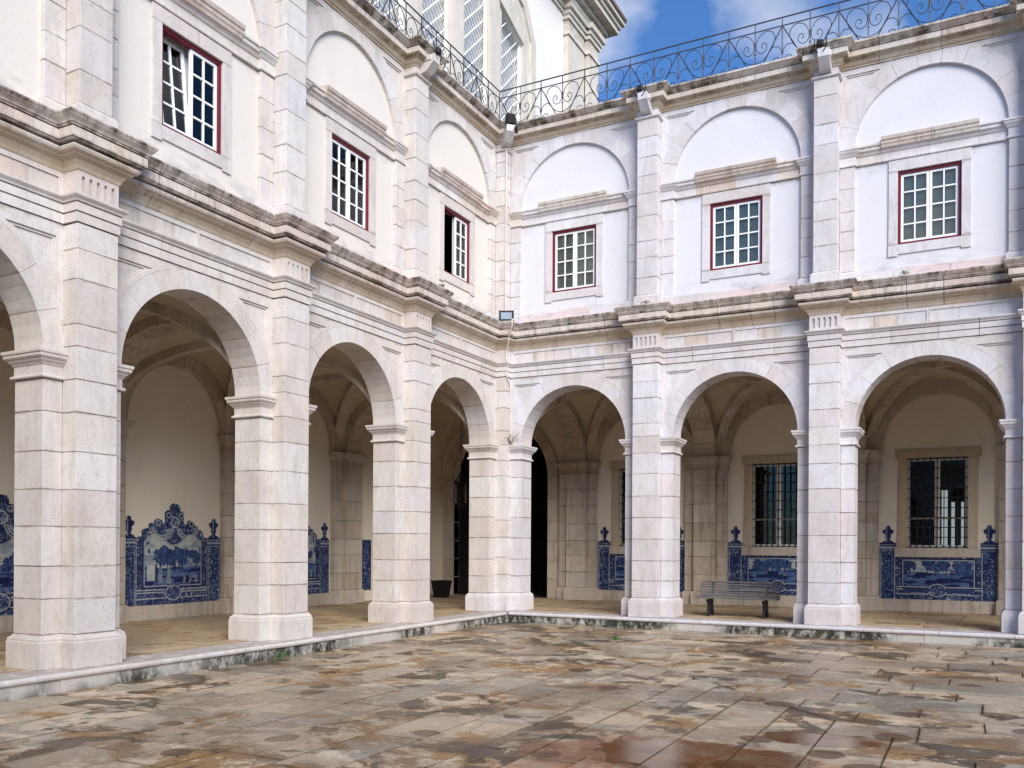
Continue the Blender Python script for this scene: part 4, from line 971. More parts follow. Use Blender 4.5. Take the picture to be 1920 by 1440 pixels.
def panel(name, W, u0, u1, kind, seed, label):
    Wd = u1 - u0; Z0 = .318; dx = .0115; nx = int(Wd / dx); nz = int((2.60 - Z0) / dx)
    X, Z = np.meshgrid((np.arange(nx) + .5) * Wd / nx, Z0 + (np.arange(nz) + .5) * dx, indexing='ij')
    # orientation: for the left wing u grows towards the viewer's left
    Xv = X if W == 'R' else Wd - X
    pw = .40 if kind != 'tall' else .37
    mask = np.zeros_like(X, bool); zt = 1.79 if W == 'L' else 1.775
    pil = (Xv < pw) | (Xv > Wd - pw)
    if kind == 'slim': pil = np.ones_like(pil)
    mask |= pil & (Z < zt)
    if kind == 'tall':
        cxs = np.array([(p[0] - 120) / 1040 * Wd for p in CREST]); czs = np.array([zt + (480 - p[1]) * .00216 for p in CREST])
        # even-odd fill under the outline
        ins = np.zeros_like(mask); px = list(cxs) + [cxs[-1], cxs[0]]; pz = list(czs) + [0, 0]
        for i in range(len(px)):
            x1_, z1_, x2_, z2_ = px[i], pz[i], px[(i + 1) % len(px)], pz[(i + 1) % len(px)]
            if z1_ == z2_: continue
            c = ((z1_ > Z) != (z2_ > Z)) & (Xv < (x2_ - x1_) * (Z - z1_) / (z2_ - z1_) + x1_); ins ^= c
        mask |= ins
    elif kind == 'low': mask |= (Z < 1.405)
    ur = np.zeros_like(mask)
    if kind != 'slim':
        for c in (pw * .52, Wd - pw * .52): ur |= (np.abs(Xv - c) < urn_r(Z - zt)) & (Z >= zt)
    mask |= ur
    # ---- painting: D = depth of blue 0..1
    wx = X + .05 * vnoise(X * 9, Z * 9, seed); wz = Z + .05 * vnoise(X * 9 + 20, Z * 9, seed + 1)
    n1 = vnoise(wx * 7, wz * 7, seed + 2); n2 = vnoise(wx * 15, wz * 15, seed + 3); n3 = vnoise(X * 30, Z * 30, seed + 4)
    scroll = np.abs(np.sin(10 * n1 + 5 * n2))                       # curling strokes
    orn = .92 - .75 * sstep(.30 - scroll, 0, .22) * (n3 > .25) - .2 * (n2 > .7)
    D = orn.copy()
    if kind != 'slim':
        # landscape field inside the frame
        lo, hi = (.60, Wd - .58) if kind == 'tall' else (.58, Wd - .56)
        xc = (Xv - Wd / 2) / (Wd / 2 - .42); top = (1.72 - .12 * np.cos(xc * 6)) if kind == 'tall' else 1.31
        bot = .74 if kind == 'tall' else .66
        inside = (Xv > lo) & (Xv < hi) & (Z < top) & (Z > bot)
        L_ = .12 + .22 * (vnoise(X * 3, Z * 10, seed + 5) > .55) * .7
        hor = 1.10 + .07 * vnoise(X * 3, X * 0, seed + 6) if kind == 'tall' else 1.0 + .05 * vnoise(X * 3, X * 0, seed + 6)
        gnd = Z < hor
        L_ = np.where(gnd, .40 + .5 * (vnoise(X * 4, Z * 26, seed + 7) > .5) + .2 * n3, L_)
        rs = np.random.RandomState(seed + 9)
        for _ in range(12):
            tx = lo + (hi - lo) * rs.rand(); th = rs.uniform(.22, .42); tb = hor.mean() - .03 + rs.uniform(-.08, .03); rr = rs.uniform(.09, .19)
            for q in range(5):
                ex, ez, er = tx + rs.uniform(-1, 1) * rr * .8, tb + th * rs.uniform(.45, 1), rr * rs.uniform(.4, .75)
                dd = np.hypot(Xv - ex, (Z - ez) * 1.1) + .07 * (n3 - .5) + .05 * (n2 - .5)
                L_ = np.where(dd < er, .55 + .35 * (vnoise(X * 34, Z * 34, seed + 11) > .45), L_)
            L_ = np.where((np.abs(Xv - tx) < .012) & (Z > tb - .05) & (Z < tb + th), .9, L_)
        if kind == 'tall':   # row of slender cypresses on the right, steps and a balustrade
            for q in range(8):
                tx = hi - .50 + q * .055; hh = .34 - q * .015
                L_ = np.where((np.abs(Xv - tx) < .014 * np.clip((1.10 + hh - Z) / hh * 2, 0, 1)) & (Z > 1.08) & (Z < 1.10 + hh), .6, L_)
            L_ = np.where((Xv > lo + .05) & (Xv < lo + .26) & (Z > .85) & (Z < 1.18), .12, L_)
            L_ = np.where((Xv > lo + .26) & (Xv < lo + .31) & (Z > .80) & (Z < 1.2), .9, L_)
            for sx_, sh_ in ((.40, .36), (.62, .33), (1.05, .18), (1.22, .16), (1.38, .17)):   # draped standing figures
                fx = lo + sx_; fz = .78; hgt = sh_
                wdt = np.where(Z < fz + hgt * .8, .055 * (1 - .4 * (Z - fz) / hgt), .024) * (hgt / .34 + .3) * .9
                fig = (np.abs(Xv - fx) < wdt) & (Z > fz) & (Z < fz + hgt)
                L_ = np.where(fig, .2 + .6 * (np.sin((Xv - fx) * 160 + Z * 20) > .2), L_)
        else:
            L_ = np.where((Xv > hi - .75) & (Xv < hi - .1) & (np.abs(Z - (1.06 + .03 * np.sin(Xv * 9))) < .02), .75, L_)
            for q in range(4):
                L_ = np.where((np.abs(Xv - (hi - .62 + q * .13)) < .02) & (Z > .92) & (Z < 1.05), .8, L_)
        D = np.where(inside, L_, D)
        # scrolled frame lines round the field
        edge = np.minimum(np.minimum(Xv - lo, hi - Xv), np.minimum(top - Z, Z - bot))
        wav = .035 + .03 * np.sin(Xv * 30 + Z * 24)
        D = np.where(np.abs(edge + .03) < .035, np.where(np.abs(edge + .03 - .012) < .012, .18, .98), D)
        # plinth bars and central cartouche at the foot
        for z_, h_ in ((.64, .014), (.585, .010), (.46, .012)):
            D = np.where((np.abs(Z - z_) < h_) & (Xv > pw) & (Xv < Wd - pw), .15, D)
        cd = np.hypot((Xv - Wd / 2) * 1.0, (Z - .56) * 1.3); D = np.where(cd < .22, orn * .95, D); D = np.where(np.abs(cd - .21) < .012, .12, D); D = np.where(np.abs(cd - .235) < .012, .98, D)
        # basins under the window type
        if kind == 'low':
            for c in (Wd * .33, Wd * .68):
                e = ((Xv - c) / .36) ** 2 + ((Z - .60) / .13) ** 2
                D = np.where((e < 1) & (Z < .60), np.where(np.abs(np.sin(Z * 90)) < .35, .15, .85), D)
        if kind == 'tall':   # mask head in the crest and drapery swags
            hd = np.hypot((Xv - Wd * .515) * 1.1, Z - 2.12); D = np.where(hd < .10, .35 + .5 * (n3 > .5), D); D = np.where(np.abs(hd - .115) < .012, .1, D)
            for s in (-1, 1):
                for rr in (.20, .25, .30):
                    dd = np.hypot(Xv - (Wd * .515 + s * .36), (Z - 2.02) * 1.0); D = np.where((np.abs(dd - rr) < .012) & (Z < 2.0) & (Z > 1.70), .15, D)
                dd = np.hypot(Xv - (Wd * .515 + s * .45), Z - 2.10); D = np.where(np.abs(dd - .06) < .012, .2, D)
                dd = np.hypot(Xv - (Wd * .515 + s * .17), Z - 2.28); D = np.where(np.abs(dd - .055) < .011, .2, D)
                # two standing putti beside the field
                bx = Wd * .515 + s * .70
                D = np.where((np.abs(Xv - bx - .02 * np.sin(Z * 14)) < .045) & (Z > 1.45) & (Z < 1.92), .25 + .5 * (n2 > .55), D)
        # pillars: capital lines, panel outline
        for z_, h_ in ((zt - .05, .008), (zt - .12, .022), (zt - .20, .008)):
            D = np.where(pil & (np.abs(Z - z_) < h_), .2, D)
        D = np.where(pil & (Z > zt - .035), .98, D)
        for c in (pw * .5, Wd - pw * .5):
            e = np.maximum(np.abs(Xv - c) - (pw * .5 - .05), 0); D = np.where(pil & (np.abs(np.abs(Xv - c) - (pw * .42)) < .009) & (Z < zt - .24), .25, D)
            D = np.where(ur & (np.abs(Xv - c + .03) < .016) & (n3 > .3), .35, D)
        D = np.where(ur & (D > .5), .95, D)
    else:
        D = np.where(np.minimum(Xv, Wd - Xv) < .03, .98, D)
    # tile grid 14 cm, very faint, and hand-fired variation from tile to tile
    tv = np.random.RandomState(seed + 30).rand(40, 40)[(X / .14).astype(int) % 40, (Z / .14).astype(int) % 40]
    D = np.clip(D + (tv - .5) * .12, 0, 1)
    pale = np.array((.56, .58, .50)); mid = np.array((.06, .12, .27)); deep = np.array((.007, .012, .075))
    t1 = np.clip(D / .5, 0, 1)[..., None]; t2 = np.clip((D - .5) / .5, 0, 1)[..., None]
    Cc = (pale * (1 - t1) + mid * t1) * (1 - t2) + deep * t2
    gx = np.minimum((X % .14), .14 - (X % .14)); gz = np.minimum(((Z - Z0) % .14), .14 - ((Z - Z0) % .14))
    Cc = np.where((np.minimum(gx, gz) < .004)[..., None], Cc * .75 + .02, Cc)
    # ---- mesh
    T = TT[W]; th = -GD + .018; idx = -np.ones((nx + 1, nz + 1), int); vs = []; fs = []; cols = []
    ii, jj = np.nonzero(mask)
    def vid(i, j):
        if idx[i, j] < 0: idx[i, j] = len(vs); vs.append(T(u0 + i * Wd / nx, th, Z0 + j * dx))
        return idx[i, j]
    for i, j in zip(ii, jj): fs.append((vid(i, j), vid(i + 1, j), vid(i + 1, j + 1), vid(i, j + 1))); cols.append(Cc[i, j])
    nv = len(vs); back = {}
    def bid(k):
        if k not in back:
            back[k] = len(vs); v = vs[k]; vs.append((v[0], v[1] + .017, v[2]) if W == 'R' else (v[0] - .017, v[1], v[2]))
        return back[k]
    for i, j in zip(ii, jj):
        for di, dj, a, b in ((-1, 0, (i, j), (i, j + 1)), (1, 0, (i + 1, j), (i + 1, j + 1)), (0, -1, (i, j), (i + 1, j)), (0, 1, (i, j + 1), (i + 1, j + 1))):
            p, q = i + di, j + dj
            if not (0 <= p < nx and 0 <= q < nz and mask[p, q]):
                ka, kb = idx[a], idx[b]; fs.append((ka, kb, bid(kb), bid(ka))); cols.append(Cc[i, j] * .6)
    c = np.array(T((u0 + u1) / 2, th, Z0)); vs = [tuple(np.array(v) - c) for v in vs]
    me = bpy.data.meshes.new('tile_panel'); me.from_pydata(vs, [], fs); me.update()
    at = me.color_attributes.new('paint', 'FLOAT_COLOR', 'CORNER'); arr = np.ones((len(me.loops), 4), np.float32)
    cols = np.array(cols); starts = np.array([p.loop_start for p in me.polygons])
    for k in range(4): arr[starts + k, :3] = cols
    at.data.foreach_set('color', arr.ravel()); me.materials.append(MATS['az'])
    o = link(name, me, None, Vector(c)); return setp(o, label, 'tile panel', 'blue and white tile panels on the gallery walls')
LP = PIERS['L']; RP = PIERS['R']
panel('tile_panel', 'L', .66, 3.36, 'tall', 3, 'blue tile panel with crested top, mostly hidden behind the second left pier from the corner')
panel('tile_panel', 'L', 4.58, 7.27, 'tall', 11, 'tall blue and white tile panel with crested top, fully framed by the large left arch')
panel('tile_panel', 'L', 8.49, 11.17, 'tall', 23, 'blue tile panel with crested top cut off by the left edge of the photo')
panel('tile_panel', 'R', .62, RP[0] - .61, 'low', 31, 'low blue tile panel with urn finials under the grilled window nearest the dark corner')
panel('tile_panel', 'R', RP[0] + .62, RP[1] - .61, 'low', 41, 'low blue tile panel with urn finials behind the slatted bench')
panel('tile_panel', 'R', RP[1] + .63, RP[2] - .60, 'low', 53, 'low blue tile panel with two urn finials under the rightmost grilled window')
pn = panel('tile_panel', 'L', -1.22, -.80, 'slim', 61, 'narrow plain blue tile strip beside the dark doorway deep in the left gallery')

# ------------------------------------------------------------------ terrace railings
def tmpl(name, pts, r, n=5):
    g = Geo(); g.tube(catmull([(a, 0, b) for a, b in pts], n), r, None, 5); me = mesh(name, g.v, g.f); me.materials.append(MATS['ironr']); return me
ZB = 12.31
PT = {
 'post': tmpl('post', [(0, -.05), (0, .5), (0, 1.15)], .013, 1),
 'bigR': tmpl('scroll', [(.015, .60), (.04, .74), (.12, .87), (.25, .93), (.38, .88), (.44, .74), (.40, .58), (.30, .42), (.18, .30), (.03, .24)], .0092),
 'bigL': tmpl('scroll', [(-.015, .60), (-.04, .74), (-.12, .87), (-.25, .93), (-.38, .88), (-.44, .74), (-.40, .58), (-.30, .42), (-.18, .30), (-.03, .24)], .0092),
 'spR': tmpl('scroll', [(.015, .72), (.025, .58), (.07, .49), (.16, .46), (.24, .52), (.26, .61), (.21, .68), (.15, .65), (.15, .59), (.18, .57)], .0092),
 'spL': tmpl('scroll', [(-.015, .72), (-.025, .58), (-.07, .49), (-.16, .46), (-.24, .52), (-.26, .61), (-.21, .68), (-.15, .65), (-.15, .59), (-.18, .57)], .0092),
 'arcR': tmpl('curl', [(.012, .36), (.04, .46), (.12, .53), (.24, .52)], .0092), 'arcL': tmpl('curl', [(-.012, .36), (-.04, .46), (-.12, .53), (-.24, .52)], .0092),
 'curR': tmpl('curl', [(.012, .04), (.03, .19), (.10, .28), (.18, .27), (.22, .20), (.18, .14), (.13, .17), (.14, .21)], .0092),
 'curL': tmpl('curl', [(-.012, .04), (-.03, .19), (-.10, .28), (-.18, .27), (-.22, .20), (-.18, .14), (-.13, .17), (-.14, .21)], .0092),
 'diaR': tmpl('diagonal_bar', [(0, .96), (.26, .5), (.52, .03)], .013, 1), 'diaL': tmpl('diagonal_bar', [(0, .96), (-.26, .5), (-.52, .03)], .013, 1),
 'collar': tmpl('collar', [(-.03, 0), (0, 0), (.03, 0)], .012, 1)}
for W, lab in (('R', 'scrolled wrought iron terrace railing along the right-hand wing against the sky'), ('L', 'scrolled wrought iron terrace railing along the left-hand wing in front of the church')):
    root = thing('terrace_railing', (-.21, .21, ZB), lab, 'railing', 'wrought iron railings of the roof terrace')
    n = 27
    def put(nm, key, s, z=0.0):
        o = bpy.data.objects.new(nm, PT[key]); COL.objects.link(o); o.parent = root
        if W == 'R': o.location = (s, 0, z)
        else: o.location = (0, -s, z); o.rotation_euler = (0, 0, -math.pi / 2)
    for i in range(n):
        s = i * .6
        if W == 'L' and i == 0: pass
        else: put('post', 'post', s)
        if i % 2:
            for k in ('bigR', 'bigL', 'spR', 'spL'): put('scroll', k, s)
            put('collar', 'collar', s, .24); put('collar', 'collar', s, .46)
        else:
            if i or W == 'R': put('diagonal_bar', 'diaR', s); put('curl', 'arcR', s); put('curl', 'curR', s)
            if i or W == 'L': 
                if i: put('diagonal_bar', 'diaL', s); put('curl', 'arcL', s); put('curl', 'curL', s)
            if i == 0 and W == 'L': put('diagonal_bar', 'diaR', s); put('curl', 'arcR', s); put('curl', 'curR', s)
            put('collar', 'collar', s, .36)
    for nm, z, r in (('top_rail', 1.15, .017), ('middle_rail', .965, .014)):
        g = Geo(); L_ = (n - 1) * .6
        if W == 'R': g.tube([(-.21, .21, ZB + z), (-.21 + L_, .21, ZB + z)], r)
        else: g.tube([(-.21, .21, ZB + z), (-.21, .21 - L_, ZB + z)], r)
        g.obj(nm, 'ironr', root)

# ------------------------------------------------------------------ church behind
ch = thing('church', (-10, 9, 0), 'tall pale church with lattice windows and heavy eaves rising behind the roof terrace', 'building')
XF = -6.0
CT = lambda p, q, r: (r, p, q)
win_edge = [(-.5, 8), (12.45, 8), (12.45, 22.40), (11.6, 22.70), (10.8, 23.0), (9.6, 23.35), (8.0, 23.7), (6.0, 23.9), (4.0, 23.7), (2.4, 23.35), (.3, 22.8), (-.5, 22.40)]
Geo().prism([(-6, 0), (19.4, 0), (19.4, 27.5), (-6, 27.5)], XF - .9, XF, CT, [win_edge]).obj('church_wall', 'plasterC', ch)
Geo().box((XF - 14, 19.0, 0), (XF - .2, 19.4, 27.5)).obj('church_side_wall', 'plasterC', ch)
# stone frame round the great window
fr = [(-1.5, 8.0), (13.55, 8.0), (13.55, 22.95), (12.7, 24.4), (11.0, 25.0), (6, 25.4), (1, 25.0), (-.9, 24.2), (-1.5, 22.9)]
hole2 = [(p[0], max(p[1], 8.01)) for p in win_edge]
Geo().prism(fr, XF - .02, XF + .10, CT, [[(min(max(p[0], -.49), 12.44), p[1] if p[1] > 8.05 else 8.05) for p in win_edge]]).obj('window_surround', 'church', ch)
fr2 = [(-1.2, 8.2), (13.2, 8.2), (13.2, 22.8), (12.45, 24.0), (10.9, 24.6), (6, 25.0), (1, 24.6), (-.7, 23.9), (-1.2, 22.7)]
fi2 = [(-.95, 8.4), (12.95, 8.4), (12.95, 22.75), (12.25, 23.85), (10.8, 24.4), (6, 24.75), (1.1, 24.4), (-.5, 23.7), (-.95, 22.6)]
Geo().prism(fr2, XF + .1, XF + .2, CT, [fi2]).obj('surround_moulding', 'church', ch)
# mullions and lattice strips
strips = [(-.5, 1.1), (2.4, 4.1), (5.2, 6.85), (7.95, 9.65), (10.8, 12.45)]
for a, b in zip(strips, strips[1:]):
    g = Geo(); g.box((XF - .65, a[1], 8), (XF - .05, b[0], 24.0)); g.box((XF - .05, a[1] + .12, 8), (XF + .06, b[0] - .35, 23.9)); g.obj('window_mullion', 'church', ch)
for i, (a, b) in enumerate(strips):
    lat = bpy.data.objects.new('lattice_window', None); COL.objects.link(lat); lat.parent = ch; lat.location = Vector((XF - .5, (a + b) / 2, 16)) - ch.location
    Geo().box((XF - .42, a, 8), (XF - .38, b, 24)).obj('window_backing', flat_mat('pale_window_backing', (.58, .59, .61), .35, 0, .25) if i == 0 else bpy.data.materials['pale_window_backing'], lat)
    if i < 1: continue
    wdt = b - a; zlo, zhi = 11.5, 24
    for s, sp, rr, mt in ((1, .62, .027, 'white'), (-1, .31, .016, 'steel')):
        c = zlo - wdt
        while c < zhi:
            z0, z1 = (c, c + wdt) if s > 0 else (c + wdt, c)
            if max(z0, z1) < zhi:
                g = Geo(); g.tube([(XF - .15 - .03 * (s < 0), a, z0), (XF - .15 - .03 * (s < 0), b, z1)], rr, None, 4); g.obj('lattice_bar', mt, lat)
            c += sp
    g = Geo(); g.box((XF - .2, a, 8), (XF - .1, a + .06, 24)); g.box((XF - .2, b - .06, 8), (XF - .1, b, 24)); g.obj('lattice_frame', 'white', lat)
# corner pilasters of the church
for y0, y1, o in ((16.5, 18.3, .25), (18.42, 19.55, .45)):
    Geo().box((XF, y0, 0), (XF + o, y1, 25.6)).obj('church_pilaster', 'church', ch)
    Geo().box((XF, y0 - .07, 24.9), (XF + o + .07, y1 + .07, 25.05)).obj('pilaster_ring', 'church', ch)
    g = Geo()
    for k, (e, z0, z1) in enumerate(((.08, 25.6, 25.8), (.16, 25.8, 26.0), (.28, 26.0, 26.25))): g.box((XF, y0 - e, z0), (XF + o + e, y1 + e, z1))
    g.obj('pilaster_capital', 'church', ch)
for e, z0, z1, y1 in ((.10, 25.85, 26.0, 16.4), (.18, 26.0, 26.25, 16.3)): Geo().box((XF, -6, z0), (XF + e, y1, z1)).obj('wall_moulding', 'church', ch)
for k, (e, z0, z1) in enumerate(((.55, 26.25, 26.5), (.75, 26.5, 26.7), (1.15, 26.7, 26.95), (1.25, 26.95, 27.15), (1.4, 27.15, 27.35))):
    Geo().box((XF - 14, -6, z0), (XF + e, 19.6 + e - .3, z1)).obj('eaves_moulding', 'church', ch)
g = Geo(); y = -5.8
me = None
tile = Geo(); tile.tube([(0, 0, 0), (.5, 0, .06)], .09, None, 6); tme = mesh('roof_tile', tile.v, tile.f); tme.materials.append(MATS['leadtile'])
rf = Geo().add([(XF + 1.42, -6, 27.36), (XF + 1.42, 20.8, 27.36), (XF - 6, 20.8, 30), (XF - 6, -6, 30)], [(0, 1, 2, 3)]).obj('roof', 'leadtile', ch)
for k in range(100):
    y = 20.6 - k * .22
    o = bpy.data.objects.new('roof_tile', tme); COL.objects.link(o); o.parent = rf; o.location = Vector((XF + 1.5, y, 27.40)); o.location = o.location - Vector(root_loc(rf)); o.rotation_euler = (0, 0, math.pi)

# ------------------------------------------------------------------ bench
bx0, bx1 = 4.93, 6.83
bench = thing('park_bench', ((bx0 + bx1) / 2, 1.0, 0), 'long grey slatted wooden bench on black feet between two right-hand piers', 'bench')
def arcp(n): 
    P = catmull([(.66, .44), (.80, .425), (.95, .42), (1.06, .44), (1.12, .50), (1.16, .60), (1.19, .72), (1.21, .83)], 8); return P
prof = catmull([(.66, 0, .435), (.80, 0, .42), (.95, 0, .415), (1.06, 0, .435), (1.11, 0, .50), (1.145, 0, .60), (1.18, 0, .72), (1.21, 0, .83)], 10)
cum = [0]
for a, b in zip(prof, prof[1:]): cum.append(cum[-1] + (b - a).length)
def at_len(s):
    for i in range(len(cum) - 1):
        if cum[i + 1] >= s: t = (s - cum[i]) / (cum[i + 1] - cum[i]); p = prof[i].lerp(prof[i + 1], t); return p, (prof[i + 1] - prof[i]).normalized()
    return prof[-1], (prof[-1] - prof[-2]).normalized()
ns = 13
for i in range(ns):
    p, d = at_len(cum[-1] * (i + .5) / ns); nn = Vector((-d.z, 0, d.x)); hw_ = cum[-1] / ns * .31; e = jit(.008)
    q = [p + d * hw_ - nn * .0, p - d * hw_, p - d * hw_ + nn * .028, p + d * hw_ + nn * .028]
    Geo().prism([(v.x, v.z) for v in q], bx0 + e, bx1 + e, lambda a, b, r: (r, a, b)).auto('bench_slat', 'wood', bench)
for x in (5.23, 6.53):
    g = Geo()
    out_ = [(.72, 0), (.80, 0), (.83, .12), (.90, .16), (1.02, .12), (1.08, 0), (1.18, 0), (1.12, .22), (1.12, .40), (1.17, .55), (1.225, .80), (1.195, .80), (1.13, .58), (1.07, .44), (.95, .40), (.68, .415), (.67, .39), (.76, .33), (.78, .2)]
    g.prism(out_, x - .03, x + .03, lambda a, b, r: (r, a, b)); g.auto('bench_leg', 'iron', bench)

# ------------------------------------------------------------------ small things
# floodlight on the corner cornice
fl = thing('floodlight', (.33, -.33, 7.22), 'silver-faced floodlight standing on the cornice in the inner corner', 'floodlight')
def RT(cx, cy, cz, ang, tl=0):
    ca, sa = math.cos(ang), math.sin(ang); ct, stt = math.cos(tl), math.sin(tl)
    def f(x, y, z):
        y, z = y * ct - z * stt, y * stt + z * ct
        return (cx + x * ca - y * sa, cy + x * sa + y * ca, cz + z)
    return f
Tf = RT(.36, -.40, 7.42, R_(25), R_(4))
Geo().prism([(-.17, -.12), (.17, -.12), (.17, .12), (-.17, .12)], -.03, .03, lambda a, b, r: Tf(a, r, b), [[(-.14, -.09), (.14, -.09), (.14, .09), (-.14, .09)]]).obj('lamp_housing', 'iron', fl)
Geo().box((-.12, .03, -.09), (.12, .10, .09), Tf, .01).obj('lamp_back', 'iron', fl)
Geo().box((-.14, -.012, -.09), (.14, -.006, .09), Tf).obj('lamp_glass', flat_mat('lamp_reflector', (.40, .45, .48), .25, .5), fl)
for s in (-1, 1): Geo().box((s * .17, -.02, -.14), (s * .185, .02, .14), Tf).obj('lamp_fin', 'iron', fl)
Geo().box((-.09, -.015, -.19), (.09, .015, -.12), Tf).obj('lamp_bracket', 'steel', fl)
# corner cable / drain pipe
pipe = Geo(); pts = [(.24, -.235, 11.70), (.245, -.24, 11.4), (.24, -.235, 9.5), (.245, -.24, 7.6), (.30, -.30, 7.3), (.62, -.50, 7.26), (.66, -.66, 7.22), (.66, -.66, 7.08), (.50, -.50, 6.88), (.44, -.44, 6.74), (.32, -.31, 6.55), (.31, -.30, 6.33), (.40, -.36, 6.27), (.335, -.31, 6.15), (.31, -.27, 5.9), (.30, -.05, 5.6), (.30, -.03, 4.6), (.30, -.03, 4.25)]
pipe.tube(catmull(pts, 4), .016, None, 6); setp(pipe.auto('cable_conduit', 'plasterL', None, True), 'thin cream cable pipe running down the inner corner of the courtyard', 'pipe')
# projectors at the spouts
def projector(W, c, lab, dz=0):
    T = TT[W]; root = thing('projector_lamp', T(c, P2 + .35, 12.2), lab, 'lamp', 'black projector lamps on the upper cornice')
    c_ = c - .07
    Geo().box((c_ - .07, P2 + .30, 12.17 + dz), (c_ + .07, P2 + .40, 12.31 + dz), T, .02).obj('lamp_body', 'iron', root)
    Geo().box((c_ - .05, P2 + .40, 12.19 + dz), (c_ + .05, P2 + .407, 12.29 + dz), T).obj('lamp_glass', 'dark', root)
    g = Geo(); g.tube([T(c_ - .12, P2 + .30, 12.36 + dz), T(c_ - .13, P2 + .36, 12.15 + dz), T(c_ - .05, P2 + .36, 12.05 + dz)], .012); g.tube([T(c_ + .12, P2 + .30, 12.36 + dz), T(c_ + .13, P2 + .36, 12.15 + dz), T(c_ + .05, P2 + .36, 12.05 + dz)], .012); g.obj('lamp_bracket', 'iron', root)
projector('R', RP[0], 'black projector lamp on the spout above the first right-hand pier from the corner', -.02)
projector('R', RP[1], 'black projector lamp on the spout above the second right-hand pier from the corner', .0)
projector('L', LP[0], 'black projector lamp on the cornice above the left-hand pier nearest the corner', .0)
# corner spout + lamp
root = thing('projector_lamp', (.4, -.4, 12.3), 'black projector lamp on the eaves exactly in the courtyard corner', 'lamp', 'black projector lamps on the upper cornice')
Tc = RT(.50, -.50, 12.28, R_(45))
Geo().box((-.11, -.07, -.13), (.11, .09, .13), Tc, .03).obj('lamp_body', 'iron', root)
Geo().box((-.08, -.078, -.08), (.08, -.071, .09), Tc).obj('lamp_glass', 'dark', root)
g = Geo(); g.tube([Tc(-.12, 0, .12), Tc(-.15, -.02, -.15), Tc(-.05, -.02, -.25)], .012); g.tube([Tc(.12, 0, .12), Tc(.15, -.02, -.15), Tc(.05, -.02, -.25)], .012); g.obj('lamp_bracket', 'iron', root)
Tc2 = RT(.22, -.22, 0, R_(-45))
g = Geo(); g.prism([(0, 11.74), (.18, 11.79), (.44, 11.97), (.44, 12.13), (.34, 12.1), (0, 12.03)], -.11, .11, lambda a, b, r: Tc2(a, r, b)); g.auto('rain_spout', 'stoneL', wing['R'])
# cctv camera beside it
g = Geo(); Tq = RT(.62, -.42, 12.0, R_(20), R_(-20)); g.box((-.035, -.12, -.035), (.035, .06, .035), Tq, .01); g.tube([Tq(0, .05, 0), (.5, -.3, 12.05)], .012)
setp(g.auto('security_camera', 'iron'), 'small black security camera on the spout in the upper courtyard corner', 'camera')
# planter bin in the corner bay
bn = thing('waste_bin', (-4.1, 3.6, 0), 'dark tapered waste bin standing in the unlit corner of the gallery', 'bin')
g = Geo(); a, b, h = .17, .24, .52; g.add([(-4.1 + sx * w_, 3.6 + sy * w_, z) for z, w_ in ((0, a), (h, b)) for sx, sy in ((-1, -1), (1, -1), (1, 1), (-1, 1))], [(0, 1, 2, 3), (0, 1, 5, 4), (1, 2, 6, 5), (2, 3, 7, 6), (3, 0, 4, 7)]).obj('bin_body', 'iron', bn)
g = Geo(); 
for sx, sy, lx, ly in ((0, -1, .25, .015), (0, 1, .25, .015), (-1, 0, .015, .25), (1, 0, .015, .25)): g.box((-4.1 + sx * .24 - lx, 3.6 + sy * .24 - ly, .50), (-4.1 + sx * .24 + lx, 3.6 + sy * .24 + ly, .53))
g.obj('bin_rim', 'iron', bn)
# hanging lantern in the corner bay
ln = thing('hanging_lantern', (-2.3, 1.8, 2.7), 'black glazed iron lantern hanging on a chain in the dark corner bay', 'lantern')
g = Geo(); g.tube([(-2.3, 1.8, 3.75), (-2.3, 1.8, 5.9)], .012); g.obj('chain', 'iron', ln)
g = Geo()
for k in range(6):
    t = k * math.pi / 3; x, y = -2.3 + .2 * math.cos(t), 1.8 + .2 * math.sin(t); x2, y2 = -2.3 + .2 * math.cos(t + math.pi / 3), 1.8 + .2 * math.sin(t + math.pi / 3)
    g.tube([(x, y, 2.8), (x, y, 3.45)], .012, None, 4); g.tube([(x, y, 2.8), (x2, y2, 2.8)], .012, None, 4); g.tube([(x, y, 3.45), (x2, y2, 3.45)], .012, None, 4); g.tube([(x, y, 3.45), (-2.3, 1.8, 3.75)], .012, None, 4); g.tube([(x, y, 2.8), (-2.3, 1.8, 2.68)], .01, None, 4)
g.obj('lantern_cage', 'iron', ln)
g = Geo(); g.tube([(-2.3, 1.8, 2.85), (-2.3, 1.8, 3.4)], .17, None, 6); g.obj('lantern_glass', 'glass', ln)
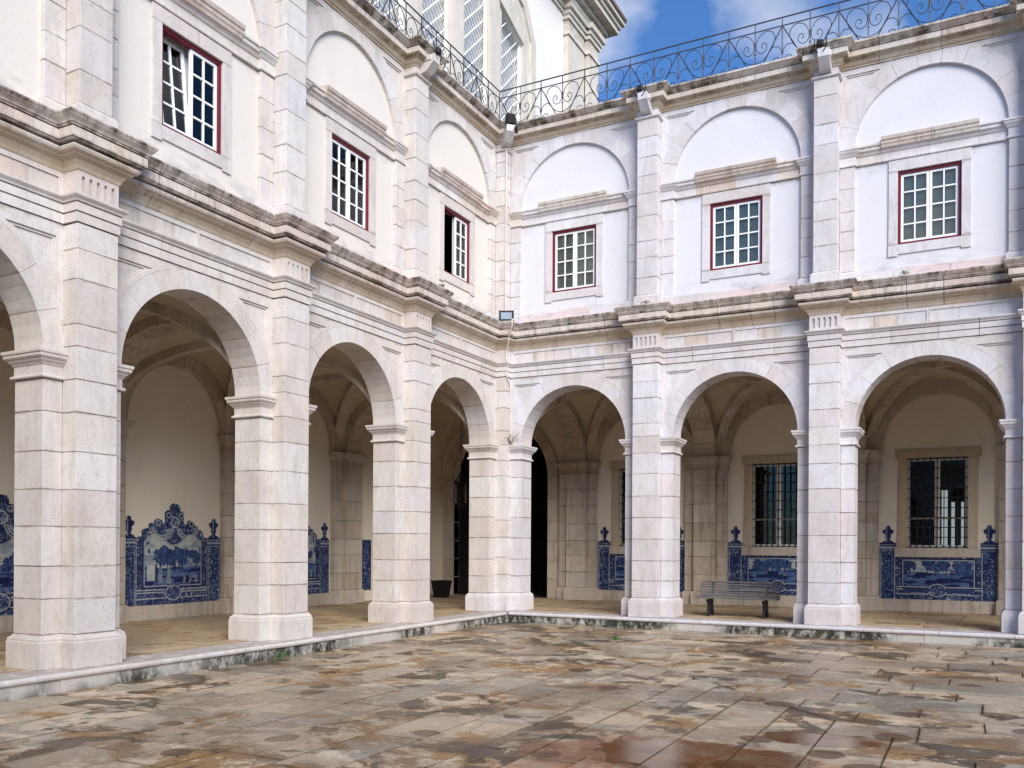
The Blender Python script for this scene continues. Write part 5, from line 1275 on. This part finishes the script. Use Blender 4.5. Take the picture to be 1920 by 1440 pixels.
# number plate on the wall strip
# plants: dry tufts on the corner impost, weed on paving, tufts on cornice
def tuft(name, p, n, h, sp, mat, label, cat='plant', group=None):
    root = thing(name, p, label, cat, group); r2 = random.Random(hash(label) % 999 if 0 else int(abs(p[0]) * 97 + abs(p[1]) * 31 + p[2] * 7))
    g = Geo()
    for i in range(n):
        a = r2.uniform(0, 6.28); L_ = h * r2.uniform(.5, 1); s = sp * r2.uniform(.3, 1)
        P0 = Vector(p); P1 = P0 + Vector((math.cos(a) * s * .4, math.sin(a) * s * .4, L_ * .6)); P2_ = P0 + Vector((math.cos(a) * s, math.sin(a) * s, L_ * r2.uniform(.5, 1)))
        g.tube(catmull([P0, P1, P2_], 3), [.005] * 3 + [.003] * 4, None, 3)
    g.obj('stem', mat, root)
    g = Geo()
    for i in range(n * 5):
        a = r2.uniform(0, 6.28); s = sp * r2.uniform(.1, 1); z = h * r2.uniform(.2, .9) * (.4 + .6 * (1 - s / sp)); c = Vector(p) + Vector((math.cos(a) * s, math.sin(a) * s, z)); q = r2.uniform(.012, .028)
        d = Vector((r2.uniform(-1, 1), r2.uniform(-1, 1), r2.uniform(-.3, 1))).normalized() * q; e = d.orthogonal().normalized() * q * .6
        g.add([c - d, c + e, c + d, c - e], [(0, 1, 2, 3)])
    g.obj('leaves', mat, root)
tuft('weed', (.36, -.12, 4.2), 14, .42, .30, 'twig', 'dry straggly weed growing from the capital in the courtyard corner')
tuft('weed', (4.35, -3.05, -.25), 12, .10, .14, 'leaf', 'small green weed between paving stones near the far step')
tuft('weed', (.56, -8.55, -.25), 10, .12, .14, 'leaf', 'dark green weed at the foot of the left-hand step')
tuft('weed', (P_ + .28, -LP[0] + .3, 7.24), 6, .12, .08, 'twig', 'dry tuft on the cornice over the left-hand pier nearest the corner')
tuft('weed', (RP[0] + .1, -P_ - .28, 7.24), 7, .08, .12, 'twig', 'dry tuft on the cornice over the right-hand pier nearest the corner')
tuft('weed', (9.55, -.28, 7.24), 6, .11, .10, 'twig', 'dry tuft on the cornice in the middle of the rightmost bay')
tuft('weed', (7.9, -.50, -.24), 5, .14, .16, 'twig', 'dry twig against the step riser in front of the bench-side pier')
